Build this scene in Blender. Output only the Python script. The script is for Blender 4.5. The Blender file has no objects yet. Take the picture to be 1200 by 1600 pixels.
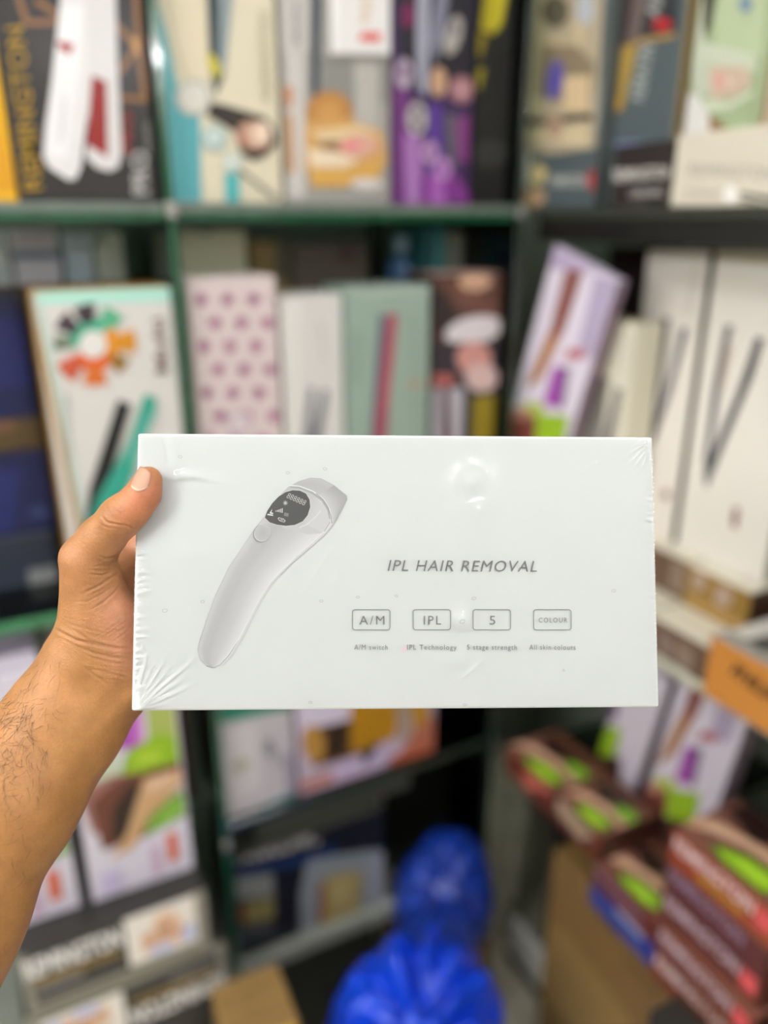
import bpy, bmesh, math, random
import numpy as np
from mathutils import Vector, Matrix

random.seed(7)
rng = np.random.default_rng(7)
scene = bpy.context.scene
COL = scene.collection

# ------------------------------------------------------------------ camera
# world: X runs along the back shelves, Y runs into them, floor at z = 0
FPX = 1240.0
PITCH = math.radians(20.3)
YAW = math.radians(27.0)
CAM = np.array([-.143, -.993, 1.5])
RIGHT = np.array([math.cos(YAW), -math.sin(YAW), 0.0])
HEAD = np.array([math.sin(YAW), math.cos(YAW), 0.0])
FWD = HEAD * math.cos(PITCH) + np.array([0, 0, -math.sin(PITCH)])
UPV = HEAD * math.sin(PITCH) + np.array([0, 0, math.cos(PITCH)])
cam_data = bpy.data.cameras.new('camera')
cam = bpy.data.objects.new('camera', cam_data)
COL.objects.link(cam)
cam.matrix_world = Matrix(((RIGHT[0], UPV[0], -FWD[0], CAM[0]), (RIGHT[1], UPV[1], -FWD[1], CAM[1]),
                           (RIGHT[2], UPV[2], -FWD[2], CAM[2]), (0, 0, 0, 1)))
cam_data.sensor_width = 36.0
cam_data.sensor_fit = 'AUTO'
cam_data.lens = FPX / 1600.0 * 36.0
cam_data.clip_start = .02
cam_data.dof.use_dof = True
cam_data.dof.focus_distance = .398
cam_data.dof.aperture_fstop = 2.2
scene.camera = cam

# ------------------------------------------------------------------ exposure, world
scene.view_settings.view_transform = 'Standard'
scene.view_settings.look = 'None'
scene.view_settings.gamma = 1.0
scene.view_settings.use_curve_mapping = False
scene.view_settings.exposure = .33
world = bpy.data.worlds.new('world')
scene.world = world
world.use_nodes = True
world.node_tree.nodes['Background'].inputs[0].default_value = (.8, .85, .9, 1)
world.node_tree.nodes['Background'].inputs[1].default_value = .05
LAMP_PANEL = 11.0     # radiance of the ceiling panels
FILL_TUBE = 75.0     # radiance of the added wall fill tubes
LAMP_SPOT = 70.0     # radiance of the small round downlights

# ------------------------------------------------------------------ helpers
def lin(c):
    if isinstance(c, str):
        c = tuple(int(c[i:i + 2], 16) for i in (0, 2, 4))
    return tuple(((v / 255.0) / 12.92 if v / 255.0 <= .04045 else ((v / 255.0 + .055) / 1.055) ** 2.4) for v in c)

def ray(px, py):
    return FWD + (px - 600) / FPX * RIGHT + (800 - py) / FPX * UPV

def on_axis(ax, px, py, val):
    r = ray(px, py)
    return CAM + r * (val - CAM[ax]) / r[ax]

def at(px, py, d):
    return CAM + ray(px, py) * d

def tag(o, label, cat, group=None, kind=None):
    if label: o['label'] = label
    if cat: o['category'] = cat
    if group: o['group'] = group
    if kind: o['kind'] = kind
    return o

def structure(o):
    o['kind'] = 'structure'
    return o

def mesh_obj(name, verts, faces, mat, parent=None, smooth=False, cols=None):
    me = bpy.data.meshes.new(name)
    me.from_pydata([tuple(map(float, v)) for v in verts], [], [tuple(map(int, f)) for f in faces])
    me.materials.append(mat)
    if smooth:
        me.polygons.foreach_set('use_smooth', [True] * len(me.polygons))
    if cols is not None:      # one linear colour per polygon
        at_ = me.color_attributes.new('Col', 'FLOAT_COLOR', 'CORNER')
        buf = np.ones((len(me.loops), 4), dtype=np.float32)
        i = 0
        for p, c in zip(me.polygons, cols):
            n = p.loop_total
            c = np.array(c, dtype=np.float32)
            buf[p.loop_start:p.loop_start + n, :3] = c
        at_.data.foreach_set('color', buf.ravel())
    me.update()
    o = bpy.data.objects.new(name, me)
    COL.objects.link(o)
    if parent is not None:
        o.parent = parent
    return o

def bm_obj(name, bm, mat, parent=None, smooth=False):
    me = bpy.data.meshes.new(name)
    bm.to_mesh(me)
    bm.free()
    me.materials.append(mat)
    if smooth:
        me.polygons.foreach_set('use_smooth', [True] * len(me.polygons))
    o = bpy.data.objects.new(name, me)
    COL.objects.link(o)
    if parent is not None:
        o.parent = parent
    return o

def bm_box(x0, x1, y0, y1, z0, z1, bev=.0, seg=2, bm=None):
    b = bmesh.new()
    bmesh.ops.create_cube(b, size=1.0)
    for v in b.verts:
        v.co = Vector(((x0 + x1) / 2 + v.co.x * (x1 - x0), (y0 + y1) / 2 + v.co.y * (y1 - y0), (z0 + z1) / 2 + v.co.z * (z1 - z0)))
    if bev > 0:
        bmesh.ops.bevel(b, geom=list(b.edges), offset=bev, segments=seg, profile=.5, affect='EDGES')
    if bm is None:
        return b
    tmp = bpy.data.meshes.new('tmp')
    b.to_mesh(tmp); b.free()
    bm.from_mesh(tmp)
    bpy.data.meshes.remove(tmp)
    return bm

def nodes_mat(name):
    m = bpy.data.materials.new(name)
    m.use_nodes = True
    nt = m.node_tree
    return m, nt, nt.nodes['Principled BSDF']

def solid(name, c, rough=.5, metal=0.0, noise=.06, scale=40.0, bump=0.0, coat=0.0):
    """principled colour with a little procedural mottling"""
    m, nt, b = nodes_mat(name)
    N, L = nt.nodes, nt.links
    tc = N.new('ShaderNodeTexCoord')
    nz = N.new('ShaderNodeTexNoise'); nz.inputs['Scale'].default_value = scale; nz.inputs['Detail'].default_value = 4
    L.new(tc.outputs['Object'], nz.inputs['Vector'])
    mix = N.new('ShaderNodeMixRGB'); mix.blend_type = 'MULTIPLY'; mix.inputs['Fac'].default_value = 1
    rp = N.new('ShaderNodeValToRGB')
    rp.color_ramp.elements[0].position = .3; rp.color_ramp.elements[0].color = (1 - noise * 2, 1 - noise * 2, 1 - noise * 2, 1)
    rp.color_ramp.elements[1].position = .7; rp.color_ramp.elements[1].color = (1, 1, 1, 1)
    L.new(nz.outputs['Fac'], rp.inputs['Fac'])
    mix.inputs['Color1'].default_value = (*lin(c), 1)
    L.new(rp.outputs['Color'], mix.inputs['Color2'])
    L.new(mix.outputs['Color'], b.inputs['Base Color'])
    b.inputs['Roughness'].default_value = rough
    b.inputs['Metallic'].default_value = metal
    b.inputs['Coat Weight'].default_value = coat
    if bump:
        bp = N.new('ShaderNodeBump'); bp.inputs['Strength'].default_value = bump; bp.inputs['Distance'].default_value = .002
        L.new(nz.outputs['Fac'], bp.inputs['Height']); L.new(bp.outputs['Normal'], b.inputs['Normal'])
    return m

def card_material(name, rough, coat):
    """printed card: the flat print colour of each face, faint mottling in the gloss"""
    m, nt, b = nodes_mat(name)
    N, L = nt.nodes, nt.links
    a = N.new('ShaderNodeVertexColor'); a.layer_name = 'Col'
    tc = N.new('ShaderNodeTexCoord')
    nz = N.new('ShaderNodeTexNoise'); nz.inputs['Scale'].default_value = 25
    L.new(tc.outputs['Object'], nz.inputs['Vector'])
    mr = N.new('ShaderNodeMapRange'); mr.inputs['To Min'].default_value = rough - .08; mr.inputs['To Max'].default_value = rough + .08
    L.new(nz.outputs['Fac'], mr.inputs['Value'])
    L.new(a.outputs['Color'], b.inputs['Base Color'])
    L.new(mr.outputs['Result'], b.inputs['Roughness'])
    b.inputs['Coat Weight'].default_value = coat
    b.inputs['Coat Roughness'].default_value = .15
    return m

CARD = card_material('printed_card', .5, .12)
INK = card_material('printing_ink', .5, .12)
GLOSSCARD = card_material('white_box_board', .45, 0.0)

def glass_material(name, tint, edge):
    m = bpy.data.materials.new(name); m.use_nodes = True
    nt = m.node_tree; N, L = nt.nodes, nt.links
    N.clear()
    out = N.new('ShaderNodeOutputMaterial')
    tr = N.new('ShaderNodeBsdfTransparent'); tr.inputs[0].default_value = (*tint, 1)
    gl = N.new('ShaderNodeBsdfGlossy'); gl.inputs['Roughness'].default_value = .03
    gl.inputs['Color'].default_value = (.85, .92, .88, 1)
    fr = N.new('ShaderNodeFresnel'); fr.inputs['IOR'].default_value = 1.5
    nz = N.new('ShaderNodeTexNoise'); nz.inputs['Scale'].default_value = 6
    tc = N.new('ShaderNodeTexCoord'); L.new(tc.outputs['Object'], nz.inputs['Vector'])
    bp = N.new('ShaderNodeBump'); bp.inputs['Strength'].default_value = .02
    L.new(nz.outputs['Fac'], bp.inputs['Height']); L.new(bp.outputs['Normal'], gl.inputs['Normal'])
    mx = N.new('ShaderNodeMixShader')
    L.new(fr.outputs[0], mx.inputs[0]); L.new(tr.outputs[0], mx.inputs[1]); L.new(gl.outputs[0], mx.inputs[2])
    L.new(mx.outputs[0], out.inputs[0])
    return m

GLASS = glass_material('shelf_glass', (.80, .90, .84), None)
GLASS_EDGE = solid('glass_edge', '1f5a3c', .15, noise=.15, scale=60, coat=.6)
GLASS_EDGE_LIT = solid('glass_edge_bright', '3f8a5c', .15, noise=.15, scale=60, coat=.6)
GLASS_LIP = solid('glass_lip', '6f7a70', .2, noise=.1, scale=60, coat=.5)
METAL = solid('brushed_aluminium', 'a8a69f', .35, .6, noise=.08, scale=30)
DARKMETAL = solid('dark_metal', '3a3d38', .4, .4, noise=.1, scale=30)

# ------------------------------------------------------------------ text outlines from the built-in font
_txt = {}
def text_tris(s, offset=0.0, space=1.0):
    """triangles of a word in a box 0..1 (advance) by 0..1 (cap height) and its width/height ratio"""
    key = (s, offset, space)
    if key in _txt: return _txt[key]
    cu = bpy.data.curves.new('tmp_text', 'FONT')
    cu.body = s; cu.size = 1.0; cu.offset = offset; cu.resolution_u = 3; cu.space_character = space
    o = bpy.data.objects.new('tmp_text', cu); COL.objects.link(o)
    dg = bpy.context.evaluated_depsgraph_get()
    me = o.evaluated_get(dg).to_mesh()
    v = np.array([p.co[:2] for p in me.vertices])
    me.calc_loop_triangles()
    t = np.array([l.vertices[:] for l in me.loop_triangles])
    o.evaluated_get(dg).to_mesh_clear()
    bpy.data.objects.remove(o); bpy.data.curves.remove(cu)
    x0, x1 = v[:, 0].min(), v[:, 0].max()
    cap = .729 if '_cap' not in _txt else _txt['_cap']
    v = np.stack([(v[:, 0] - x0) / (x1 - x0), v[:, 1] / cap], 1)
    _txt[key] = (v, t, (x1 - x0) / cap)
    return _txt[key]

def clip_poly(pts, cols, w, h):
    """Sutherland-Hodgman against [0,w]x[0,h]; vertex colours follow"""
    P = [np.concatenate([np.array(p, float), np.array(c, float)]) for p, c in zip(pts, cols)]
    for ax, lim, sgn in ((0, 0.0, 1), (0, w, -1), (1, 0.0, 1), (1, h, -1)):
        out = []
        for i in range(len(P)):
            a, b = P[i - 1], P[i]
            da, db = sgn * (a[ax] - lim), sgn * (b[ax] - lim)
            if da >= 0:
                if db >= 0: out.append(b)
                else: out.append(a + (b - a) * da / (da - db))
            elif db >= 0:
                out.append(a + (b - a) * da / (da - db)); out.append(b)
        P = out
        if len(P) < 3: return [], []
    return [p[:2] for p in P], [p[2:] for p in P]

class Print:
    """flat ink on one face of a carton; shapes are given as seen in the photograph and laid on that face"""
    def __init__(self, o, face='F', margin=.0012, step=.00014, name='printed_front'):
        self.o, self.face, self.name, self.step = o, face, name, step
        w, d, h = o['w'], o['d'], o['h']
        M = np.array(o.matrix_world)
        Rm, T = M[:3, :3], M[:3, 3]
        if face == 'F': org, e1, e2, n, self.w, self.h = (0, 0, 0), (1, 0, 0), (0, 0, 1), (0, -1, 0), w, h
        if face == 'T': org, e1, e2, n, self.w, self.h = (0, 0, h), (1, 0, 0), (0, 1, 0), (0, 0, 1), w, d
        if face == 'R': org, e1, e2, n, self.w, self.h = (w, 0, 0), (0, 1, 0), (0, 0, 1), (1, 0, 0), d, h
        if face == 'L': org, e1, e2, n, self.w, self.h = (0, d, 0), (0, -1, 0), (0, 0, 1), (-1, 0, 0), d, h
        self.lo, self.l1, self.l2, self.ln = [np.array(q, float) for q in (org, e1, e2, n)]
        self.wo = Rm @ self.lo + T
        self.w1, self.w2, self.wn = Rm @ self.l1, Rm @ self.l2, Rm @ self.ln
        self.m = margin
        self.k = 0
        self.V, self.F, self.C = [], [], []
        if face == 'T': self.k = 5
    def uv(self, px, py):
        r = ray(px, py)
        t = ((self.wo - CAM) @ self.wn) / (r @ self.wn)
        q = CAM + r * t - self.wo
        return (q @ self.w1, q @ self.w2)
    def raw(self, pts, cols, bump=True):
        """polygon in face metres"""
        m = self.m
        P, Cc = clip_poly([(p[0] - m, p[1] - m) for p in pts], cols, self.w - 2 * m, self.h - 2 * m)
        if len(P) >= 3:
            b = len(self.V)
            z = .00025 + self.k * self.step
            for p in P:
                self.V.append(self.lo + self.l1 * (p[0] + m) + self.l2 * (p[1] + m) + self.ln * z)
            self.F.append(list(range(b, b + len(P))))
            self.C.append(Cc)
        if bump: self.k += 1
    def poly(self, c, pts):
        if isinstance(c, list): cc = [lin(q) for q in c]
        else: cc = [lin(c)] * len(pts)
        self.raw([self.uv(*p) for p in pts], cc)
        return self
    def disc(self, c, cx, cy, rx, ry=None, rot=0.0, n=22, edge=None):
        ry = rx if ry is None else ry
        ca, sa = math.cos(math.radians(rot)), math.sin(math.radians(rot))
        pts = []
        for i in range(n):
            a = 2 * math.pi * i / n
            x, y = rx * math.cos(a), ry * math.sin(a)
            pts.append((cx + x * ca - y * sa, cy + x * sa + y * ca))
        if edge is None:
            return self.poly(c, pts)
        ctr = self.uv(cx, cy)
        q = [self.uv(*p) for p in pts]
        for i in range(n):
            self.raw([q[i - 1], q[i], ctr], [lin(edge), lin(edge), lin(c)], bump=False)
        self.k += 1
        return self
    def ring(self, c, cx, cy, rx, ry, wd, rot=0, n=28):
        ca, sa = math.cos(math.radians(rot)), math.sin(math.radians(rot))
        def pt(i, s):
            a = 2 * math.pi * i / n
            x, y = (rx + s) * math.cos(a), (ry + s) * math.sin(a)
            return self.uv(cx + x * ca - y * sa, cy + x * sa + y * ca)
        for i in range(n):
            self.raw([pt(i, -wd / 2), pt(i, wd / 2), pt(i + 1, wd / 2), pt(i + 1, -wd / 2)], [lin(c)] * 4, bump=False)
        self.k += 1
        return self
    def line(self, c, pts, wd):
        pts = [np.array(p, float) for p in pts]
        L, Rr = [], []
        for i, p in enumerate(pts):
            a = pts[max(0, i - 1)]; b = pts[min(len(pts) - 1, i + 1)]
            t = (b - a) / (np.linalg.norm(b - a) + 1e-9)
            nn = np.array([-t[1], t[0]]) * wd / 2
            L.append(p + nn); Rr.append(p - nn)
        for i in range(len(pts) - 1):
            self.raw([self.uv(*q) for q in (L[i], Rr[i], Rr[i + 1], L[i + 1])], [lin(c)] * 4, bump=False)
        self.k += 1
        return self
    def strip(self, L, Rr, stops):
        """ruled surface between two outlines with colour stops across it"""
        n = len(stops)
        for i in range(len(L) - 1):
            for j in range(n - 1):
                q = []
                for (ii, jj) in ((i, j), (i, j + 1), (i + 1, j + 1), (i + 1, j)):
                    f = jj / (n - 1)
                    q.append((L[ii][0] + (Rr[ii][0] - L[ii][0]) * f, L[ii][1] + (Rr[ii][1] - L[ii][1]) * f))
                cs = [lin(stops[j]), lin(stops[j + 1]), lin(stops[j + 1]), lin(stops[j])]
                self.raw([self.uv(*p) for p in q], cs, bump=False)
        self.k += 1
        return self
    def text(self, s, c, p0, p1, hgt, off=0.0, shear=0.0, space=1.0):
        """word from p0 to p1 (ends of its baseline), hgt = cap height, all as seen in the photograph"""
        v, t, _ = text_tris(s, off, space)
        p0, p1 = np.array(p0, float), np.array(p1, float)
        d = p1 - p0
        u = d / np.linalg.norm(d)
        up = np.array([u[1], -u[0]])
        q = [p0 + d * a + up * hgt * b + u * shear * hgt * b for a, b in v]
        q = [self.uv(*p) for p in q]
        cc = lin(c)
        for tri in t:
            self.raw([q[i] for i in tri], [cc] * 3, bump=False)
        self.k += 1
        return self
    def done(self):
        if not self.F: return None
        me = bpy.data.meshes.new(self.name)
        me.from_pydata([tuple(v) for v in self.V], [], self.F)
        me.materials.append(INK)
        a = me.color_attributes.new('Col', 'FLOAT_COLOR', 'CORNER')
        buf = np.ones((len(me.loops), 4), dtype=np.float32)
        i = 0
        for cs in self.C:
            for c in cs:
                buf[i, :3] = c; i += 1
        a.data.foreach_set('color', buf.ravel())
        o = bpy.data.objects.new(self.name, me)
        COL.objects.link(o)
        o.parent = self.o
        return o

def box_mesh(w, d, h, cols, bev):
    bm = bm_box(0, w, 0, d, 0, h, bev)
    bm.normal_update()
    cc = []
    for f in bm.faces:
        n = f.normal
        k = max((abs(n.x), 0), (abs(n.y), 1), (abs(n.z), 2))[1]
        key = [('L', 'R'), ('F', 'B'), ('U', 'T')][k][1 if n[k] > 0 else 0]
        cc.append(lin(cols.get(key, cols['*'])))
    me = bpy.data.meshes.new('carton')
    bm.to_mesh(me); bm.free()
    a = me.color_attributes.new('Col', 'FLOAT_COLOR', 'CORNER')
    buf = np.ones((len(me.loops), 4), dtype=np.float32)
    for p, c in zip(me.polygons, cc):
        buf[p.loop_start:p.loop_start + p.loop_total, :3] = c
    a.data.foreach_set('color', buf.ravel())
    me.materials.append(CARD)
    return me

def carton(name, label, origin, w, d, h, cols, facing='Y', roll=0.0, yaw=0.0, pitch=0.0, group=None, cat='box', bev=.0012, flap=True):
    """origin = lower front left corner; facing Y: front looks to -Y; facing X: front looks to -X"""
    if isinstance(cols, str): cols = {'*': cols}
    me = box_mesh(w, d, h, cols, bev)
    me.name = name
    o = bpy.data.objects.new(name, me)
    COL.objects.link(o)
    base = Matrix.Identity(4) if facing == 'Y' else Matrix.Rotation(-math.pi / 2, 4, 'Z')
    o.matrix_world = (Matrix.Translation(Vector(origin)) @ Matrix.Rotation(yaw, 4, 'Z') @ base
                      @ Matrix.Rotation(pitch, 4, 'X') @ Matrix.Rotation(roll, 4, 'Y'))
    o['w'], o['d'], o['h'] = w, d, h
    tag(o, label, cat, group)
    if flap:      # tucked closing flap on the top, its free edge at the front
        tc = lin(cols.get('T', cols['*']))
        b = bm_box(.003, w - .003, .0015, d - .003, h - .0002, h + .0005, .0002, 1)
        b2 = bm_box(w * .38, w * .62, .0012, .007, h - .0002, h + .0007, .0002, 1, b)
        f = bm_obj('closing_flap', b2, CARD, o)
        a = f.data.color_attributes.new('Col', 'FLOAT_COLOR', 'CORNER')
        buf = np.ones((len(f.data.loops), 4), dtype=np.float32); buf[:, :3] = tc
        a.data.foreach_set('color', buf.ravel())
    bpy.context.view_layer.update()
    return o

def stand_y(name, label, xl, xr, yref, plane, z0, z1, d, cols, group=None, **k):
    """upright carton of the back shelves, front in the plane Y = plane; z1 < 0 means top seen at picture row -z1"""
    a = on_axis(1, xl, yref, plane)[0]; b = on_axis(1, xr, yref, plane)[0]
    if z1 < 0: z1 = on_axis(1, (xl + xr) / 2, -z1, plane)[2]
    return carton(name, label, (a, plane, z0), b - a, d, z1 - z0, cols, 'Y', group=group, **k)

def stand_x(name, label, xl, xr, yref, plane, z0, z1, d, cols, group=None, **k):
    a = on_axis(0, xl, yref, plane)[1]; b = on_axis(0, xr, yref, plane)[1]
    if z1 < 0: z1 = on_axis(0, (xl + xr) / 2, -z1, plane)[2]
    return carton(name, label, (plane, a, z0), a - b, d, z1 - z0, cols, 'X', group=group, **k)

# ------------------------------------------------------------------ ceiling lights
def emitter(name, c, s):
    m = bpy.data.materials.new(name); m.use_nodes = True
    nt = m.node_tree; nt.nodes.clear()
    out = nt.nodes.new('ShaderNodeOutputMaterial'); e = nt.nodes.new('ShaderNodeEmission')
    e.inputs[0].default_value = (*c, 1); e.inputs[1].default_value = s
    nt.links.new(e.outputs[0], out.inputs[0])
    return m
PANEL_GLOW = emitter('panel_glow', (.985, .98, 1.0), LAMP_PANEL)
PANEL_SOFT = emitter('panel_glow_soft', (.985, .98, 1.0), LAMP_PANEL * .42)
SPOT_GLOW = emitter('downlight_glow', (1.0, .97, .93), LAMP_SPOT)
FILL_GLOW = emitter('fill_glow', (.985, .98, 1.0), FILL_TUBE)
WHITEPAINT = solid('white_paint', 'e4e3de', .6, noise=.02, scale=12)
CEIL_Z = 2.62
def ceiling_panel(x, y, sx, sy, label, glow=None):
    o = bpy.data.objects.new('ceiling_light', None); COL.objects.link(o); o.location = (x, y, CEIL_Z)
    tag(o, label, 'ceiling light')
    b = bm_box(-sx / 2, sx / 2, -sy / 2, sy / 2, -.03, 0, .003)
    bm_obj('frame', b, METAL, o)
    b = bm_box(-sx / 2 + .02, sx / 2 - .02, -sy / 2 + .02, sy / 2 - .02, -.036, -.028, .002)
    bm_obj('diffuser', b, glow or PANEL_GLOW, o)
def downlight(x, y, r, label):
    o = bpy.data.objects.new('downlight', None); COL.objects.link(o); o.location = (x, y, CEIL_Z)
    tag(o, label, 'ceiling light')
    b = bmesh.new(); bmesh.ops.create_cone(b, cap_ends=True, segments=32, radius1=r * 1.25, radius2=r * 1.25, depth=.02)
    bmesh.ops.translate(b, verts=b.verts, vec=(0, 0, -.01)); bm_obj('rim', b, METAL, o)
    b = bmesh.new(); bmesh.ops.create_cone(b, cap_ends=True, segments=32, radius1=r, radius2=r, depth=.006)
    bmesh.ops.translate(b, verts=b.verts, vec=(0, 0, -.022)); bm_obj('lens', b, SPOT_GLOW, o)
ceiling_panel(-1.25, -1.15, .6, 1.2, 'ceiling light panel on the left side of the aisle')
ceiling_panel(-.10, -1.30, .6, .8, 'ceiling light panel above the camera', PANEL_SOFT)
def fill_tube(x, y0, y1, z, label):  # added fill tube, out of view, lighting the shelves at a low angle
    o = bpy.data.objects.new('fill_tube', None); COL.objects.link(o); o.location = (x, (y0 + y1) / 2, z)
    tag(o, label, 'fill light', 'added fill tubes on the left wall')
    L_ = y1 - y0
    bm_obj('batten', bm_box(.0005, .05, -L_ / 2, L_ / 2, -.03, .03, .004), WHITEPAINT, o)
    for s in (-1, 1): bm_obj('end_cap', bm_box(.05, .10, s * (L_ / 2 - .012) - .012, s * (L_ / 2 - .012) + .012, -.022, .022, .004), METAL, o)
    b = bmesh.new(); bmesh.ops.create_cone(b, cap_ends=True, segments=20, radius1=.018, radius2=.018, depth=L_ - .05)
    bmesh.ops.rotate(b, verts=b.verts, cent=(0, 0, 0), matrix=Matrix.Rotation(math.pi / 2, 3, 'X')); bmesh.ops.translate(b, verts=b.verts, vec=(.075, 0, 0))
    bm_obj('tube', b, FILL_GLOW, o, True)
    return o
ceiling_panel(-.25, -.45, 1.0, .3, 'narrow ceiling light panel nearest the back shelves', PANEL_SOFT)
ceiling_panel(.62, -2.2, .5, 1.0, 'added ceiling light panel at the right behind the camera')  # added panel, out of view, brightening the packs behind the middle row
downlight(-.431, -2.67, .045, 'small round ceiling downlight behind the camera')

# ------------------------------------------------------------------ room shell
def tile_floor_material():
    m, nt, b = nodes_mat('floor_tile')
    N, L = nt.nodes, nt.links
    tc = N.new('ShaderNodeTexCoord'); nz = N.new('ShaderNodeTexNoise')
    nz.inputs['Scale'].default_value = 9; nz.inputs['Detail'].default_value = 6
    L.new(tc.outputs['Object'], nz.inputs['Vector'])
    rp = N.new('ShaderNodeValToRGB')
    rp.color_ramp.elements[0].color = (*lin('b4ae98'), 1); rp.color_ramp.elements[1].color = (*lin('cfc9b4'), 1)
    L.new(nz.outputs['Fac'], rp.inputs['Fac']); L.new(rp.outputs['Color'], b.inputs['Base Color'])
    b.inputs['Roughness'].default_value = .3
    return m
TILE = tile_floor_material()
GROUT = solid('grout', '6d6a60', .8)
X0, X1, Y0, Y1 = -1.9, 1.02, -3.3, .43
fl = structure(bm_obj('floor', bm_box(X0, X1, Y0, Y1, -.1, -.004), GROUT))
for i in range(7):
    for j in range(9):
        xa, ya = X0 + i * .42, Y0 + j * .42
        xb, yb = min(xa + .417, X1), min(ya + .417, Y1)
        if xb - xa > .02 and yb - ya > .02:
            bm_obj('tile', bm_box(xa, xb, ya, yb, -.004, 0, .001, 1), TILE, fl)
structure(bm_obj('ceiling', bm_box(X0, X1, Y0, Y1, CEIL_Z, CEIL_Z + .1), WHITEPAINT))
BACKPANEL = solid('back_panel', 'a9b0a2', .25, noise=.18, scale=5, coat=.3)
WALLP = solid('wall_paint', 'b9b6ae', .7, noise=.04, scale=6)
structure(bm_obj('wall_back', bm_box(X0, X1 + .1, Y1, Y1 + .1, -.1, CEIL_Z + .1), BACKPANEL))
structure(bm_obj('wall_right', bm_box(X1, X1 + .1, Y0, Y1, -.1, CEIL_Z + .1), BACKPANEL))
structure(bm_obj('wall_left', bm_box(X0 - .1, X0, Y0, Y1, -.1, CEIL_Z + .1), WALLP))
structure(bm_obj('wall_front', bm_box(X0 - .1, X1 + .1, Y0 - .1, Y0, -.1, CEIL_Z + .1), WALLP))
fill_tube(X0, -1.75, -.80, 2.0, 'added long fill tube on the left wall, nearer the front')  # added fill for the boxes under the right shelf board
fill_tube(X0, -.70, .25, 2.0, 'added long fill tube on the left wall, nearer the back shelves')
tl = fill_tube(.60, -.32, .32, 2.2, 'added short fill tube on the front wall behind the camera')  # added fill for the dim packs behind the middle row
tl.location = (.60, Y0, 2.2); tl.rotation_euler = (0, 0, math.pi / 2)
tl['group'] = ''
del tl['group']

# ------------------------------------------------------------------ shelving
DARKGLASS = solid('dark_glass_edge', '2c362f', .2, noise=.1, coat=.5)
def glass_shelf(label, x0, x1, y0, y1, ztop, th=.012, lip=None, edge=None, axis='Y'):
    """glass plate with a green cut front edge; lip = pale strip along the top of that edge"""
    o = bm_obj('glass_shelf', bm_box(x0, x1, y0, y1, ztop - th, ztop, .001, 1), GLASS)
    tag(o, label, 'shelf')
    e = edge or GLASS_EDGE
    if axis == 'Y':
        bm_obj('front_edge', bm_box(x0, x1, y0 - .004, y0 - .0002, ztop - th, ztop - (lip or 0), .0008, 1), e, o)
        if lip: bm_obj('edge_strip', bm_box(x0, x1, y0 - .005, y0 - .0002, ztop - lip + .0003, ztop + .002, .0008, 1), GLASS_LIP, o)
    else:
        bm_obj('front_edge', bm_box(x0 - .004, x0 - .0002, y0, y1, ztop - th, ztop - (lip or 0), .0008, 1), e, o)
    return o
DX = .0805      # glass upright between the two bays
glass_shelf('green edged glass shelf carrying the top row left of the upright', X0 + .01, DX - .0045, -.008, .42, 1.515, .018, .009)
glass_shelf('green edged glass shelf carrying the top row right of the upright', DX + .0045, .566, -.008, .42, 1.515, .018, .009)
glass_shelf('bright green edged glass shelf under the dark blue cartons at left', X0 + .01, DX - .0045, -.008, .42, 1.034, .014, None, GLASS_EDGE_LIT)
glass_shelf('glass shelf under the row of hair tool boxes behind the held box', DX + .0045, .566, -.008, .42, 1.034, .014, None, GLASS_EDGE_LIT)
glass_shelf('low glass shelf carrying the cartons with faces and teal stripe', DX + .0045, .566, -.008, .42, .622, .014, None, DARKGLASS)
s4 = bm_obj('bottom_shelf', bm_box(X0 + .01, .384, -.012, .42, .295, .325, .003), solid('pale_shelf_board', '8f9288', .5, noise=.06))
tag(s4, 'pale grey bottom shelf board under the toaster carton', 'shelf')
sup = bm_obj('support', bm_box(X0 + .02, .37, .05, .40, .0005, .2955, .002), DARKMETAL, s4)

def upright(label, x0, x1, y0, y1, z0, z1, mat_edge, clips):
    o = bm_obj('glass_upright', bm_box(x0, x1, y0, y1, z0, z1, .001, 1), GLASS)
    tag(o, label, 'shelf upright')
    bm_obj('front_edge', bm_box(x0 - .0005, x1 + .0005, y0 - .004, y0 - .0002, z0, z1, .0008, 1), mat_edge, o)
    for z in clips:
        bm_obj('shelf_clip', bm_box(x0 - .003, x1 + .003, y0 - .010, y0 - .0045, z - .012, z + .006, .002), METAL, o)
    return o
upright('vertical green edged glass upright between the left and middle bays', DX - .004, DX + .004, -.016, .42, .326, 2.2, GLASS_EDGE, (1.512, 1.03, .6))
upright('glass upright at the corner end of the back shelves', .567, .575, -.012, .42, .0, 2.2, DARKGLASS, (1.512, 1.03))
POST = solid('grey_post', 'a8a498', .4, .1, noise=.08, scale=20)
po = tag(bm_obj('corner_post', bm_box(.579, .618, .075, .105, 0.0005, 2.3, .002), POST), 'pale grey square metal post in the corner of the shelves', 'post')
bm_obj('channel', bm_box(.579, .590, .0725, .0753, .02, 2.28, .0008, 1), DARKMETAL, po)
po = tag(bm_obj('slotted_post', bm_box(.545, .5635, .39, .418, 0, 2.3, .002), DARKMETAL), 'dark slotted metal post standing against the back panel', 'post')
bm_obj('channel', bm_box(.550, .558, .3875, .3905, .02, 2.28, .0008, 1), POST, po)

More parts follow.
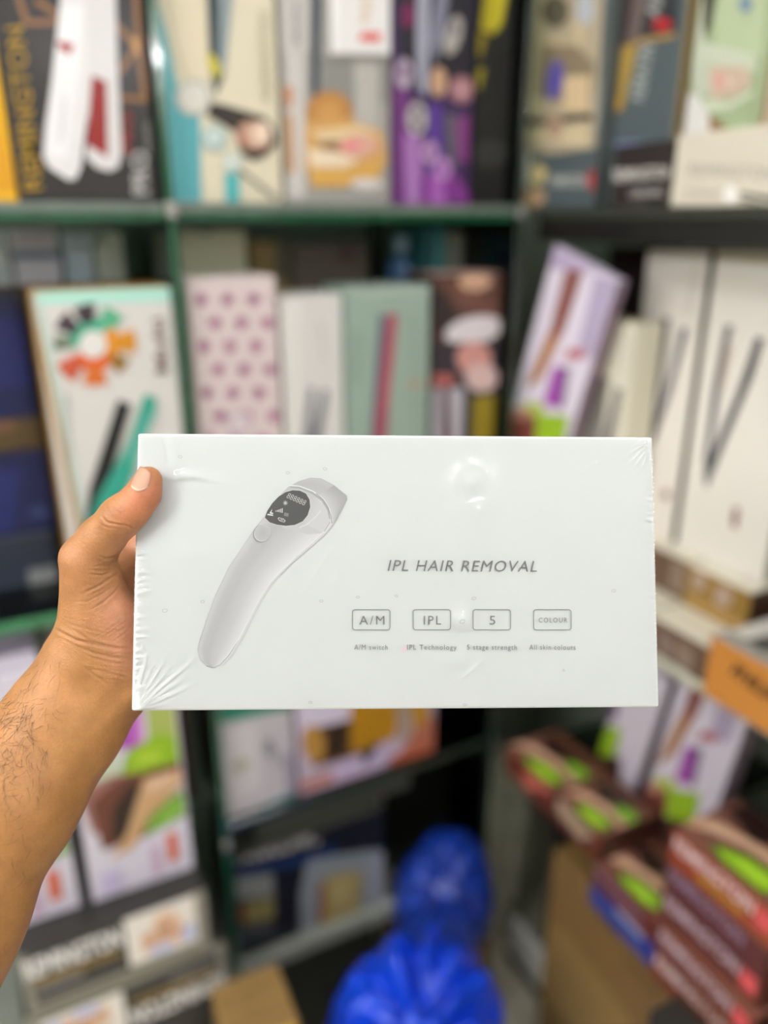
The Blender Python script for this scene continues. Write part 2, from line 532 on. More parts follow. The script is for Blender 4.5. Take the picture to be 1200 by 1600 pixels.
DARKWOOD = solid('black_laminate', '1c1b19', .35, noise=.2, scale=30, coat=.2)
bd = tag(bm_obj('shelf_board', bm_box(.604, 1.01, -1.1, -.014, 1.470, 1.512, .002), DARKWOOD), 'thick black laminate shelf board over the leaning boxes at right', 'shelf')
bm_obj('edging_strip', bm_box(.6005, .6038, -1.1, -.014, 1.500, 1.512, .0006, 1), solid('grey_edging', '34372f', .4), bd)
PALEEDGE = solid('pale_shelf_edge', 'c9c6b4', .4, noise=.05)
glass_shelf('glass shelf with pale edge under the cream boxes at right', .606, 1.01, -1.1, -.014, .953, .014, None, PALEEDGE, 'X')
glass_shelf('low glass shelf under the lilac boxes at right', .602, 1.01, -.282, -.014, .580, .012, None, GLASS_EDGE, 'X')
bd = tag(bm_obj('end_panel', bm_box(.60, 1.01, -1.14, -1.104, 0, 2.2, .002), DARKWOOD), 'black laminate end panel closing the right shelves', 'panel')
bm_obj('edging_strip', bm_box(.596, .5998, -1.14, -1.104, .01, 2.19, .0006, 1), PALEEDGE, bd)
PL = solid('white_plinth', 'f0efe8', .4, noise=.04)
pl = tag(bm_obj('plinth', bm_box(.680, .70, -.166, .03, .0005, .10, .003), PL), 'low white plinth rail on the floor beside the large carton', 'plinth')
bm_obj('dark_strip', bm_box(.672, .6798, -.166, .03, .0005, .02, .001, 1), DARKMETAL, pl)  # thin dark strip along the foot of the plinth

# ================================================================== cartons of the upper back row
ZT = 1.5172
HT = .385
INV = {'tone': 0}
o = stand_y('product_box', 'plain bright yellow box at the left end of the top row', -120, 27, 300, .012, ZT, ZT + HT, .1, {'*': 'f2b705'}, yaw=0)
Print(o).poly('d99a06', [(-100, 200), (-10, 150), (27, 300), (-100, 310)]).done()

o = stand_y('straightener_box', 'black box showing a white hair straightener with red plates', 30, 248, 300, .002, ZT, ZT + HT, .085,
            {'*': '1d1a18', 'F': '26211f'})
p = Print(o)
for a, b in (((20, -30), (42, 36)), ((42, 36), (100, 34)), ((55, 0), (95, 26)), ((180, 38), (212, 70)), ((212, -10), (216, 70)), ((212, 75), (186, 115)),
             ((216, 70), (226, 150)), ((184, 153), (230, 156)), ((212, 70), (228, 60))):
    p.line('8a5f38', [a, b], 9)
p.line('c08a4c', [(208, 60), (215, 85)], 9)
p.poly('dcd9d8', [(96, -20), (150, -20), (140, 150), (126, 262), (118, 280), (106, 281), (76, 262), (67, 244), (70, 200), (80, 130)])
p.poly('e8e5e6', [(96, 10), (128, 10), (118, 150), (104, 250), (74, 240), (82, 130)])
p.poly('d4d0cf', [(134, -20), (180, -20), (183, 90), (190, 240), (184, 262), (170, 268), (150, 262), (134, 246), (137, 200)])
p.poly('8e1410', [(143, 118), (166, 128), (168, 246), (135, 226)])
p.poly('a01a14', [(88, 64), (116, 70), (108, 86), (92, 76)])
p.text('REMINGTON', 'a8831a', (66, 296), (36, 40), 30, .01)
p.text('PRO', '9f2a22', (205, 238), (205, 175), 16, .01)
p.text('PRO', 'b8b4b0', (232, 303), (228, 236), 26, .02)
p.text('ceramic', 'a29e9a', (236, 240), (232, 190), 10)
p.text('STRAIGHT', 'a9a3a5', (95, 225), (104, 150), 6)
p.done()

o = stand_y('curler_box', 'cream and turquoise box with a dark haired woman beside the upright', 266, 441, 305, .004, ZT, ZT + HT, .09,
            {'*': 'd8ceb4', 'L': '4fa3ab', 'F': 'd9cfb5'})
p = Print(o)
p.poly('57a9b2', [(240, -20), (262, 60), (280, 150), (300, 170), (312, 180), (315, 320), (268, 320)])
p.poly('cdbfa2', [(250, -20), (320, -20), (330, 130), (318, 140), (290, 130), (270, 80)])
p.poly('dccfb2', [(262, -20), (318, -20), (326, 130), (298, 130), (276, 70)])
p.poly('2c3c40', [(322, -20), (342, -20), (350, 120), (336, 150), (328, 110)])
p.poly('8a9698', [(344, -20), (365, -20), (352, 110), (342, 116)])
p.poly('c2b41c', [(322, 84), (334, 86), (346, 108), (340, 124), (328, 112)])
p.disc('bdb9ae', 302, 152, 29)
p.disc('d6d2c8', 302, 152, 22)
p.poly('2b2019', [(330, 160), (350, 164), (412, 182), (428, 200), (432, 222), (416, 244), (394, 252), (376, 240), (366, 206), (322, 180)])
p.disc('d6b49c', 396, 212, 28, 23, 20, edge='a87d64')
p.disc('e6cbb4', 408, 208, 14, 18)
p.disc('b86a60', 378, 216, 7, 5)
p.disc('a9bdb9', 334, 216, 20)
p.disc('c6d4d0', 334, 214, 11)
p.disc('bac6bf', 362, 254, 15)
p.disc('d8e0da', 361, 254, 8)
p.poly('49b0b4', [(350, 270), (372, 272), (374, 320), (352, 320)])
p.line('7f7d72', [(372, 264), (400, 286), (430, 310)], 6)
p.text('REMINGTON', '9b9078', (420, 155), (414, 20), 12)
p.done()

o = stand_y('straightener_box', 'grey box showing a smiling blonde woman in the top row', 447, 609, 305, .006, ZT, ZT + HT, .09,
            {'*': '8e8b84', 'F': 'a09d96', 'L': 'b5b0a4'})
p = Print(o)
p.poly('c3bfb9', [(440, -20), (484, -20), (482, 80), (442, 80)])
p.poly('343c4c', [(486, -20), (502, -20), (498, 150), (486, 150)])
p.poly('8b8a84', [(500, 88), (606, 88), (606, 160), (500, 160)])
p.poly('b6b2ab', [(552, 92), (592, 92), (590, 200), (556, 200)])
p.poly('c9c3be', [(446, 60), (476, 70), (476, 310), (450, 310)])
p.poly('c08862', [(442, 134), (458, 136), (456, 168), (446, 168)])
p.poly('bd8a55', [(446, 180), (456, 180), (460, 270), (450, 270)])
p.disc('cf9b57', 514, 176, 37, 34, 0, edge='b37c3a')
p.poly('cf9f5c', [(476, 190), (540, 185), (596, 205), (604, 250), (590, 275), (540, 290), (490, 292), (476, 260)])
p.poly('dfc49a', [(486, 205), (560, 196), (590, 210), (560, 235), (500, 222)])
p.poly('8b623c', [(494, 222), (530, 220), (536, 238), (508, 236)])
p.poly('e7d3b6', [(480, 232), (520, 236), (560, 250), (540, 262), (486, 262)])
p.disc('e0a19a', 560, 228, 32, 19, -6, edge='d2a58a')
p.disc('e4888e', 547, 228, 14, 7)
p.poly('d3a350', [(482, 262), (545, 266), (600, 250), (590, 280), (540, 292), (486, 292)])
p.disc('cfc9c4', 572, 288, 26, 10)
p.poly('8f8b84', [(512, 88), (610, 88), (612, 96), (512, 96)])  # shadow line below the white label, put into the print colour
p.poly('e9e6e4', [(514, -20), (612, -20), (610, 86), (516, 84)])
p.poly('f4f2f0', [(514, -20), (528, -20), (526, 84), (516, 84)])
p.poly('e04840', [(562, 52), (594, 52), (592, 66), (560, 64)])
p.text('980', 'd8b27c', (574, 40), (580, -10), 14)
p.text('IRON', '6f7076', (466, 70), (466, 5), 9)
p.done()

o = stand_y('curler_box', 'purple and violet box with pale lilac stripes in the top row', 613, 733, 310, .006, ZT, ZT + HT, .09,
            {'*': '33203e', 'F': '3a2250', 'L': '5c2b63'})
p = Print(o)
p.poly('1d1826', [(620, -20), (740, -20), (740, 150), (650, 140), (624, 80)])
p.disc('7a1c54', 637, 24, 9, 20)
p.poly('a3a3b4', [(652, -20), (672, -20), (668, 110), (668, 150), (654, 140), (650, 70)])
p.poly('7f7f92', [(684, -20), (702, -20), (694, 60), (678, 100), (670, 60)])
p.poly('6a2f74', [(610, 90), (640, 150), (660, 330), (606, 330)])
p.poly('9a62a8', [(630, 210), (658, 205), (664, 320), (634, 320)])
p.poly('a877b4', [(634, 215), (646, 213), (652, 320), (638, 320)])
p.poly('53308a', [(668, 160), (690, 165), (694, 320), (668, 320)])
p.poly('5b5766', [(694, 180), (714, 180), (712, 260), (700, 260)])
p.poly('7b3377', [(712, 185), (732, 180), (730, 255), (714, 250)])
p.poly('7c2f86', [(656, 280), (700, 262), (732, 300), (732, 330), (656, 330)])
p.poly('a55bb0', [(672, 270), (690, 268), (698, 330), (670, 330)])
p.disc('c29a7c', 684, 128, 13, 24)
p.disc('c6979a', 720, 140, 20, 22, edge='8f5e6a')
p.disc('b3a1b4', 630, 115, 14, 24); p.disc('5c3a66', 630, 112, 6, 10)
p.disc('b9b2b0', 650, 186, 16, 26); p.disc('4c3a56', 650, 176, 7, 8); p.disc('4c3a56', 650, 197, 7, 8)
p.disc('b48fb8', 670, 238, 13, 18); p.disc('6d3c7c', 670, 238, 5, 7)
p.disc('b682c0', 690, 264, 14, 18); p.disc('7c3b8c', 690, 264, 6, 8)
p.disc('aaa39e', 706, 56, 13, 32, 14); p.disc('55505c', 707, 46, 5, 8)
p.done()

o = stand_y('trimmer_box', 'black box with a yellow tool picture at the end of the top row', 737, 790, 312, .010, ZT, ZT + HT, .09, {'*': '0d0c0c'})
p = Print(o)
p.poly('100f0f', [(720, -20), (820, -20), (820, 330), (720, 330)])
p.poly('aa9c16', [(758, -20), (796, -20), (784, 40), (772, 54), (750, 48)])
p.poly('c9bc2a', [(776, -20), (792, -20), (780, 40), (770, 44)])
p.poly('8b7a18', [(744, 50), (760, 56), (752, 90), (736, 84)])
p.poly('8e8420', [(740, 108), (758, 106), (750, 140), (740, 136)])
p.disc('2b2b2a', 765, 240, 28, 22)
p.disc('232a24', 815, 40, 14, 60)
p.done()

# ================================================================== upper right unit
ZR = 1.5125
XF = .606
o = stand_x('hair_kit_box', 'photo covered box with grey green lower corner at the shelf corner', 812, 930, 300, XF + .006, ZR, ZR + HT, .08,
            {'*': '4c5251', 'F': '57605f'}, )
p = Print(o)
p.poly('b3a48a', [(805, -20), (944, -20), (930, 230), (870, 240), (800, 240)])
p.poly('cbb893', [(830, -20), (860, -20), (850, 60), (900, 66), (895, 40), (915, 30), (900, 120), (830, 110)])
p.disc('5f5848', 868, 18, 22, 26)
p.disc('b8bcc2', 915, 14, 14, 26)
p.poly('8a7a62', [(820, 70), (900, 70), (930, 100), (920, 170), (880, 160), (830, 150)])
p.disc('5d53a0', 868, 125, 13, 32, 8)
p.poly('d6bd95', [(882, 120), (922, 118), (920, 175), (880, 172)])
p.poly('c7b592', [(818, 60), (848, 66), (840, 150), (812, 160)])
p.disc('cdbf9a', 828, 164, 20, 15)
p.poly('38312c', [(806, 182), (845, 186), (925, 176), (928, 190), (850, 198), (806, 194)])
p.poly('cdbb98', [(806, 200), (870, 196), (920, 188), (920, 232), (860, 222), (812, 228)])
p.disc('a88a74', 868, 196, 14, 18)
p.poly('d8d3cd', [(804, 240), (832, 240), (830, 292), (804, 286)])
p.disc('dcc48c', 842, 272, 13, 16)
p.disc('c59f7c', 834, 308, 20, 16)
p.poly('4c5759', [(862, 242), (930, 236), (960, 260), (950, 330), (856, 330)])
p.text('REMINGTON', 'c4c3be', (863, 290), (918, 290), 16, .02)
p.disc('ab2d33', 930, 282, 10, 16)
p.disc('8f9a94', 945, 160, 8, 50, 6)
p.done()

o = stand_x('straightener_box', 'slate grey box with an amber straightener picture at upper right', 958, 1049, 230, XF + .030, ZR, ZR + HT, .08,
            {'*': '8c7a55', 'F': '4f5a5c', 'R': '9a8454'})
p = Print(o)
p.poly('2c3133', [(940, -20), (1062, -20), (1058, 54), (1000, 66), (940, 84)])
p.poly('3a1714', [(968, -20), (990, -20), (980, 70), (960, 80)])
p.line('a8854a', [(966, 82), (1000, 64), (1056, 54)], 8)
p.poly('6c5e5a', [(994, -20), (1016, -20), (996, 70), (980, 64)])
p.poly('a98a3c', [(976, 72), (998, 66), (974, 170), (955, 180), (952, 160)])
p.disc('d8981e', 958, 162, 11, 16)
p.disc('6e6a3a', 954, 198, 8, 10)
p.text('PROTECT', 'aaa9a4', (955, 76), (960, -10), 18, .02)
p.text('AIR', 'a7a6a2', (1030, 30), (1040, -20), 22, .02)
p.disc('b21e2a', 1036, 38, 15, 11)
p.text('KERATIN', 'a9afac', (1006, 158), (1024, 72), 22, .02)
p.disc('7a86a8', 990, 226, 30, 5)
p.done()

o = stand_x('epilator_box', 'pale green box showing a woman and a white appliance at upper right', 1068, 1184, 215, XF + .034, ZR, ZR + HT, .08,
            {'*': '9a7c52', 'F': '9dab84', 'L': '9a7c52'})
p = Print(o)
p.poly('b3c09a', [(1110, -20), (1200, -20), (1190, 90), (1120, 80)])
p.poly('8a7a52', [(1060, -20), (1120, -20), (1100, 60), (1066, 60)])
p.poly('cfd6bc', [(1072, -20), (1098, -20), (1100, 50), (1092, 86), (1070, 88), (1062, 66)])
p.poly('4a4a3c', [(1100, -20), (1124, -20), (1112, 40), (1104, 60), (1098, 40)])
p.disc('c8cfba', 1080, 60, 20, 28)
p.poly('c4cbb4', [(1080, 60), (1120, 70), (1180, 84), (1184, 112), (1110, 100), (1096, 130), (1082, 120)])
p.disc('bcc4ae', 1098, 122, 16, 30)
p.poly('c9b6a0', [(1108, 104), (1170, 104), (1176, 132), (1150, 152), (1112, 156)])
p.disc('d6c2ae', 1140, 128, 24, 22, edge='bda48e')
p.disc('d29c92', 1126, 126, 10, 12)
p.poly('c9d2b8', [(1100, 154), (1140, 160), (1178, 140), (1178, 150), (1140, 172), (1104, 176)])
p.poly('dcdad4', [(1064, 146), (1092, 148), (1110, 180), (1112, 226), (1060, 226)])
p.poly('8b6a44', [(1110, 180), (1140, 200), (1160, 226), (1110, 226)])
p.poly('9fb088', [(1124, 178), (1178, 160), (1172, 220), (1146, 212)])
p.disc('7a90a0', 1167, 6, 10, 14)
p.done()

o = stand_x('straightener_box', 'beige box at the right edge of the top shelf behind the cream carton', 1190, 1330, 215, XF + .036, ZR, ZR + HT, .08, {'*': 'c9b49c'})
Print(o).text('REMINGTON', 'a08c76', (1216, 190), (1240, 20), 16).done()

o = stand_x('straightener_box', 'small black box lying on its edge on the top right shelf', 956, 1046, 290, XF - .003, ZR, ZR + .0715, .030, {'*': '1d1816', 'F': '231c19'})
p = Print(o)
p.text('REMINGTON', 'd6d2ca', (960, 284), (1050, 278), 20, .012)
p.text('CERAMIC', 'b6b2aa', (984, 308), (1038, 306), 12, .012)
p.disc('3c3a38', 998, 325, 22, 9)
p.done()
o = stand_x('straightener_box', 'cream carton lying on its edge on the top right shelf', 1050, 1320, 290, XF - .003, ZR, ZR + .076, .033, {'*': 'cfc6b4', 'F': 'd2cab8'})
p = Print(o)
p.poly('b9b1a2', [(1040, 318), (1330, 330), (1330, 350), (1040, 350)])
p.text('REMINGTON', 'a09a90', (1078, 274), (1206, 280), 20)
p.text('STRAIGHT', '9e988c', (1072, 306), (1126, 308), 10)
p.disc('efece8', 1142, 304, 11, 14)
p.poly('4a4744', [(1158, 300), (1215, 308), (1215, 316), (1158, 306)])
p.poly('6a6660', [(1158, 310), (1215, 324), (1215, 328), (1158, 314)])
p.done()

# ================================================================== middle back row
ZM = 1.0342
o = stand_y('hair_brush_box', 'white and teal box with a ring of coloured brush heads', 47, 266, 452, .0, ZM, -452, .075,
            {'*': 'd2ccc4', 'F': 'd3cec8', 'L': 'a87f3e', 'T': 'a87f3e'})
p = Print(o)
p.poly('a9dccb', [(45, 440), (292, 440), (292, 470), (60, 476), (50, 470)])
p.poly('a37a3c', [(42, 448), (52, 448), (134, 850), (124, 850)])
p.poly('b9cdc4', [(52, 465), (64, 465), (144, 850), (134, 850)])
cx, cy = 146, 538
hub = [('3f9c7a', 200, 300), ('c4781e', -40, 40), ('cf6a2c', 40, 130)]
def sector(p, c, cx, cy, r0, r1, a0, a1, n=8):
    pts = []
    for i in range(n + 1):
        a = math.radians(a0 + (a1 - a0) * i / n); pts.append((cx + r1 * math.cos(a), cy + r1 * math.sin(a)))
    for i in range(n, -1, -1):
        a = math.radians(a0 + (a1 - a0) * i / n); pts.append((cx + r0 * math.cos(a), cy + r0 * math.sin(a)))
    p.poly(c, pts)
sector(p, '4fae8c', cx, cy, 20, 44, 170, 305)
sector(p, 'e0901c', cx, cy, 20, 42, -45, 35)
sector(p, 'dc6226', cx, cy, 20, 42, 35, 150)
for a0, a1, c, r in ((170, 195, '6f7a68', 62), (203, 232, '463842', 66), (240, 272, '3d3038', 64), (285, 320, '56ab84', 62), (-22, 12, 'cf8a1c', 66), (22, 50, '8f6a2c', 60), (70, 105, 'd06b2a', 64), (118, 152, 'c4553a', 66)):
    sector(p, c, cx, cy, 34, r, a0, a1)
p.disc('dcd8d2', cx - 1, cy, 22)
p.text('Multi', '7a5750', (262, 582), (254, 496), 20, .012)
p.text('MULTI STYLER', 'a49c96', (112, 720), (108, 616), 10)
p.poly('17181a', [(184, 624), (204, 632), (190, 680), (160, 790), (130, 830), (140, 760)])
p.poly('2f9c86', [(226, 614), (244, 622), (240, 650), (200, 760), (170, 830), (130, 850), (150, 780), (200, 690)])
p.poly('6fb3a4', [(236, 640), (246, 640), (210, 720), (200, 720)])
p.poly('3b9a84', [(120, 850), (160, 800), (200, 850), (190, 960), (110, 960)])
p.done()

o = stand_y('skincare_box', 'slim pale pink box with rows of mauve dots', 292, 430, 440, -.002, ZM, -433, .09, {'*': 'd3c1bd', 'F': 'd2c1bf', 'T': 'd8cdc6'})
p = Print(o)
for r in range(7):
    y = 468 + r * 36.5
    for k in range(4):
        x = 314 + k * 41 + (20 if r % 2 else 0) + r * 2.2
        p.disc('bb7d9d', x, y, 10, 10, n=8)
        p.k -= 1
        p.disc('a86a92', x, y, 5, 5, n=8); p.k -= 1
p.k += 2
p.disc('bcadb4', 374, 662, 20, 20, n=20); p.disc('d2c4c6', 374, 662, 14)
p.done()

o = stand_y('straightener_box', 'plain white box with faint grey straightener between pink and sage boxes', 436, 534, 470, .004, ZM, -462, .085, {'*': 'd5d1c8', 'F': 'd2cfca', 'L': 'c8c4b8'})
p = Print(o)
p.poly('dbd8d2', [(436, 455), (470, 455), (470, 720), (436, 720)])
p.text('LUXURY', 'a9a6a6', (508, 560), (504, 500), 8)
p.poly('85858a', [(482, 604), (492, 606), (486, 720), (468, 720)])
p.poly('75757a', [(504, 608), (514, 610), (496, 720), (480, 720)])
p.done()

o = stand_y('straightener_box', 'sage green box picturing a pink and blue straightener', 541, 672, 460, -.001, ZM, -448, .085, {'*': '8fa394', 'F': '93a698', 'T': '9cab9d', 'L': '8a9c8e'})
p = Print(o)
p.poly('a3b3a6', [(543, 450), (672, 450), (672, 458), (543, 460)])
p.poly('5b6478', [(592, 492), (602, 492), (598, 580), (588, 690), (578, 690)])
p.poly('9a4d5c', [(604, 490), (622, 490), (610, 610), (602, 720), (580, 720), (590, 620)])
p.poly('b05a66', [(612, 492), (618, 492), (606, 640), (598, 640)])
p.text('KERATIN', '74877a', (560, 600), (562, 520), 9)
p.disc('b2917f', 648, 600, 14, 5)
p.text('STRAIGHT', '7c9082', (654, 690), (650, 490), 7)
p.done()

o = stand_y('curler_box', 'dark box with brown haired woman between sage box and corner', 678, 784, 460, .004, ZM, -428, .08,
            {'*': '2b211f', 'F': '4a2f27', 'T': 'c9a49a'})
p = Print(o)
p.poly('5b3a2e', [(672, 440), (786, 440), (784, 500), (672, 528)])
p.poly('2a1d19', [(676, 450), (690, 450), (720, 500), (700, 524), (680, 520)])
p.poly('6d4638', [(700, 445), (730, 445), (780, 480), (770, 492), (720, 480)])
p.disc('caa184', 742, 440, 26, 14)
p.disc('d8d0d2', 740, 516, 46, 22, -12)
p.poly('2d2830', [(672, 535), (790, 534), (790, 700), (672, 700)])
p.disc('c98f86', 740, 560, 28, 26, 20)
p.disc('d2b4b0', 752, 590, 26, 22)
p.disc('a85a54', 690, 594, 22, 10)
p.poly('a9a3ad', [(676, 606), (690, 606), (690, 700), (674, 700)])
p.poly('b3adb6', [(700, 606), (724, 606), (720, 700), (704, 700)])
p.poly('4b2028', [(690, 606), (700, 606), (703, 700), (690, 700)])
p.poly('8f7a1a', [(738, 620), (772, 616), (768, 700), (736, 700)])
p.done()

# row standing behind the middle row, seen above it
o = stand_y('hair_dryer_box', 'tall cream box standing behind the pink dotted box', 280, 384, 380, .12, ZM, 1.485, .10, {'*': 'c9c6ac', 'F': 'd6d2b8'})
Print(o).disc('5c6470', 322, 352, 14, 14).done()
o = stand_y('hair_dryer_box', 'brown box standing behind the plain white box', 390, 452, 380, .13, ZM, 1.47, .10, {'*': '846b38', 'F': '8a703c'})
Print(o).poly('4d4a34', [(430, 300), (460, 300), (460, 440), (430, 440)]).done()
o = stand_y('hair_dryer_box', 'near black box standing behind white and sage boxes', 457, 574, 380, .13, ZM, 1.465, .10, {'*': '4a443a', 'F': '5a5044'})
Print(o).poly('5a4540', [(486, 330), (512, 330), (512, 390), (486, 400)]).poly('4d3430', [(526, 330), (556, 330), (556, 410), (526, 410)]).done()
o = stand_y('product_box', 'shorter grey box behind the sage box carrying a blue bottle', 590, 655, 410, .12, ZM, 1.40, .10, {'*': '55564c', 'T': '6a6b60'})
Print(o).poly('7a7a68', [(588, 415), (640, 412), (640, 430), (588, 432)]).done()
base = on_axis(1, 626, 400, .155)
bt = tag(bpy.data.objects.new('lotion_bottle', None), 'pale blue bottle standing on a grey box behind the sage box', 'bottle')
COL.objects.link(bt); bt.location = (base[0], .155, 1.4008)
def lathe(prof, n=20):
    V, Fc = [], []
    for r, z in prof:
        for i in range(n):
            a = 2 * math.pi * i / n; V.append((r * math.cos(a), r * math.sin(a), z))
    for k in range(len(prof) - 1):
        for i in range(n):
            j = (i + 1) % n
            Fc.append((k * n + i, k * n + j, (k + 1) * n + j, (k + 1) * n + i))
    Fc.append(list(range(n))[::-1]); Fc.append([(len(prof) - 1) * n + i for i in range(n)])
    return V, Fc
V, Fc = lathe([(.019, 0), (.021, .003), (.021, .034), (.016, .042), (.009, .046), (.009, .05)])
mesh_obj('bottle_body', V, Fc, solid('blue_plastic', '4a74a8', .25, coat=.4), bt, True)
V, Fc = lathe([(.0118, .0502), (.0125, .052), (.0125, .072), (.010, .074)])
mesh_obj('cap', V, Fc, solid('pale_blue_cap', 'a9c6dc', .3), bt, True)
o = stand_y('product_box', 'teal box standing behind the dark box with the woman', 669, 696, 380, .12, ZM, 1.485, .10, {'*': '3f8a92', 'F': '48959c'})
Print(o).poly('2a4a50', [(669, 300), (678, 300), (678, 420), (669, 420)]).done()
o = stand_y('product_box', 'grey striped box standing behind near the corner post', 700, 725, 380, .12, ZM, 1.48, .10, {'*': '9c9c8c', 'F': 'a6a698'})
p = Print(o)
for x in (704, 712, 719): p.poly('55564e', [(x, 300), (x + 4, 300), (x + 4, 430), (x, 430)])
p.done()

# left bay, middle row
NAVY = {'*': '0d1440', 'F': '0e1648', 'T': '141b4c'}
o = stand_y('shipping_carton', 'dark navy carton at left on top of the brown one', -150, 44, 560, .10, 1.262, 1.412, .055, NAVY)
p = Print(o); p.poly('16205c', [(-60, 500), (40, 496), (50, 600), (-60, 610)]); p.poly('0a0f30', [(-60, 450), (60, 445), (60, 470), (-60, 475)]); p.done()
o = stand_y('shipping_carton', 'thin brown carton between the two dark navy cartons', -150, 62, 660, .095, 1.221, 1.2612, .06, {'*': '4a3a20', 'F': '4d3c20'})
Print(o).disc('6b4a34', 5, 665, 20, 10).done()
o = stand_y('shipping_carton', 'dark navy carton at left below the thin brown one', -150, 80, 780, .10, 1.106, 1.2202, .055, NAVY)
p = Print(o); p.poly('17225e', [(-60, 740), (30, 735), (20, 830), (-60, 840)]); p.disc('2b3a66', 60, 800, 16, 10); p.done()
o = stand_y('shipping_carton', 'grey and blue carton lowest at left on the green edged shelf', -150, 92, 900, .09, ZM, 1.1052, .065, {'*': '3c4048', 'F': '23283a'})
p = Print(o); p.poly('77787a', [(44, 890), (110, 880), (110, 960), (50, 962)]); p.poly('2f4f8c', [(-60, 930), (30, 925), (30, 970), (-60, 975)]); p.done()
o = stand_y('shipping_carton', 'long brown carton behind the box with the coloured ring', -300, 218, 420, .165, ZM, 1.418, .12, {'*': '4a3c22', 'F': '4b3d22', 'T': '6a5a38'})
Print(o).poly('3a2a1c', [(-100, 415), (80, 412), (80, 445), (-100, 450)]).done()
for (xl, xr, z1, c, lab, pr) in ((-120, 8, 1.486, 'dfe6ee', 'white and blue pack at far left on the brown carton', [('4f6da8', -60, 8, 330, 345)]),
                                 (13, 88, 1.486, 'e2dfee', 'lilac white pack with blue band on the brown carton', [('5b74ac', 0, 100, 325, 342), ('6d7a9c', 0, 100, 392, 405), ('c9c3cf', 24, 80, 350, 380)]),
                                 (96, 142, 1.482, 'c9d9e9', 'pale blue narrow pack on the brown carton', [('b9c9d6', 108, 128, 335, 370)]),
                                 (147, 190, 1.482, 'd9ddd2', 'pale grey pack at the right end of the brown carton', [('8d9c94', 150, 164, 340, 380)])):
    o = stand_y('tissue_pack', lab, xl, xr, 365, .175, 1.4188, z1, .09, c, cat='pack')
    p = Print(o)
    for (cc, a, b, y0, y1) in pr: p.poly(cc, [(a, y0), (b, y0), (b, y1), (a, y1)])
    p.done()

# ================================================================== right unit, middle shelf
ZB = .9537
def lying_x(name, label, ya, yb, xf, z0, h, d, cols, **k):
    return carton(name, label, (xf, ya, z0), ya - yb, d, h, cols, 'X', **k)
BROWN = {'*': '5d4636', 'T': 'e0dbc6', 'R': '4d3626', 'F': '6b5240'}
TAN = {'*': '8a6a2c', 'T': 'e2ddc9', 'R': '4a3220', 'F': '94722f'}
yb = [-.412, -.300, -.188, -.076]
low = []
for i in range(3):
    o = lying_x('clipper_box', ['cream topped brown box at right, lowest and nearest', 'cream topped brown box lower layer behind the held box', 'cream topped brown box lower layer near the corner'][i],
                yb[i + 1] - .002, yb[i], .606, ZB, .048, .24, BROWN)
    low.append(o)
p = Print(low[0])
p.poly('86726a', [(1032, 985), (1052, 1000), (1050, 1030), (1030, 1012)]); p.poly('8c7868', [(1060, 1000), (1084, 1020), (1078, 1052), (1056, 1032)]); p.done()
p = Print(low[0], 'T', name='printed_top')
p.poly('b58a84', [(1104, 1000), (1120, 988), (1150, 992), (1140, 1002)]); p.done()
ta = []
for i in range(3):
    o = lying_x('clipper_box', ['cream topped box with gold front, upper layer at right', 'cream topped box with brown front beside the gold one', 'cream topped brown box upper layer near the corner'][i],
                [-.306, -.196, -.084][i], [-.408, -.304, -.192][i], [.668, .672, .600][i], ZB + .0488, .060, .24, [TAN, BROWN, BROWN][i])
    ta.append(o)
p = Print(ta[0])
p.disc('b39a88', 1092, 908, 12, 16); p.disc('b39a88', 1130, 932, 15, 18); p.poly('b08c50', [(1070, 925), (1160, 970), (1160, 985), (1070, 940)]); p.done()
p = Print(ta[0], 'T', name='printed_top')
p.disc('b7a396', 1175, 902, 14, 7); p.disc('cf6a66', 1196, 876, 12, 8); p.disc('c8bfae', 1132, 880, 10, 5)
p.done()
Print(ta[1]).poly('8c7868', [(1050, 875), (1072, 885), (1066, 925), (1046, 918)]).done()

ZL = ZB + .0488 + .0608
def pos_yz(px, py, x): q = on_axis(0, px, py, x); return q[1], q[2]
# leaning lilac box
y0_, z0_ = pos_yz(866, 383, .600); y1_, z1_ = pos_yz(800, 640, .600); y2_, _ = pos_yz(974, 398, .600)
def leaning(name, label, x, TL, LL, TR, zb, d, cols, top_only=None):
    ya, za = pos_yz(*TL, x); yl, zl = pos_yz(*LL, x); yr, zr = pos_yz(*TR, x)
    th = math.atan2(yl - ya, za - zl)        # lean to the right as seen from the front
    w = math.hypot(yr - ya, zr - za)
    h = (za - zb) / math.cos(th)             # left lower corner on the supporting surface level
    if th > 0:                               # lifted so that the right lower corner rests
        h = (za - zb - w * math.sin(th)) / math.cos(th)
    org = (x, ya + h * math.sin(th), za - h * math.cos(th))
    o = carton(name, label, org, w, d, h, cols, 'X', roll=th)
    return o
LIL = {'*': 'ddd0e0', 'F': 'e2d8e6', 'L': 'b5a7b4', 'R': '8a7488', 'T': 'c6b8cc'}
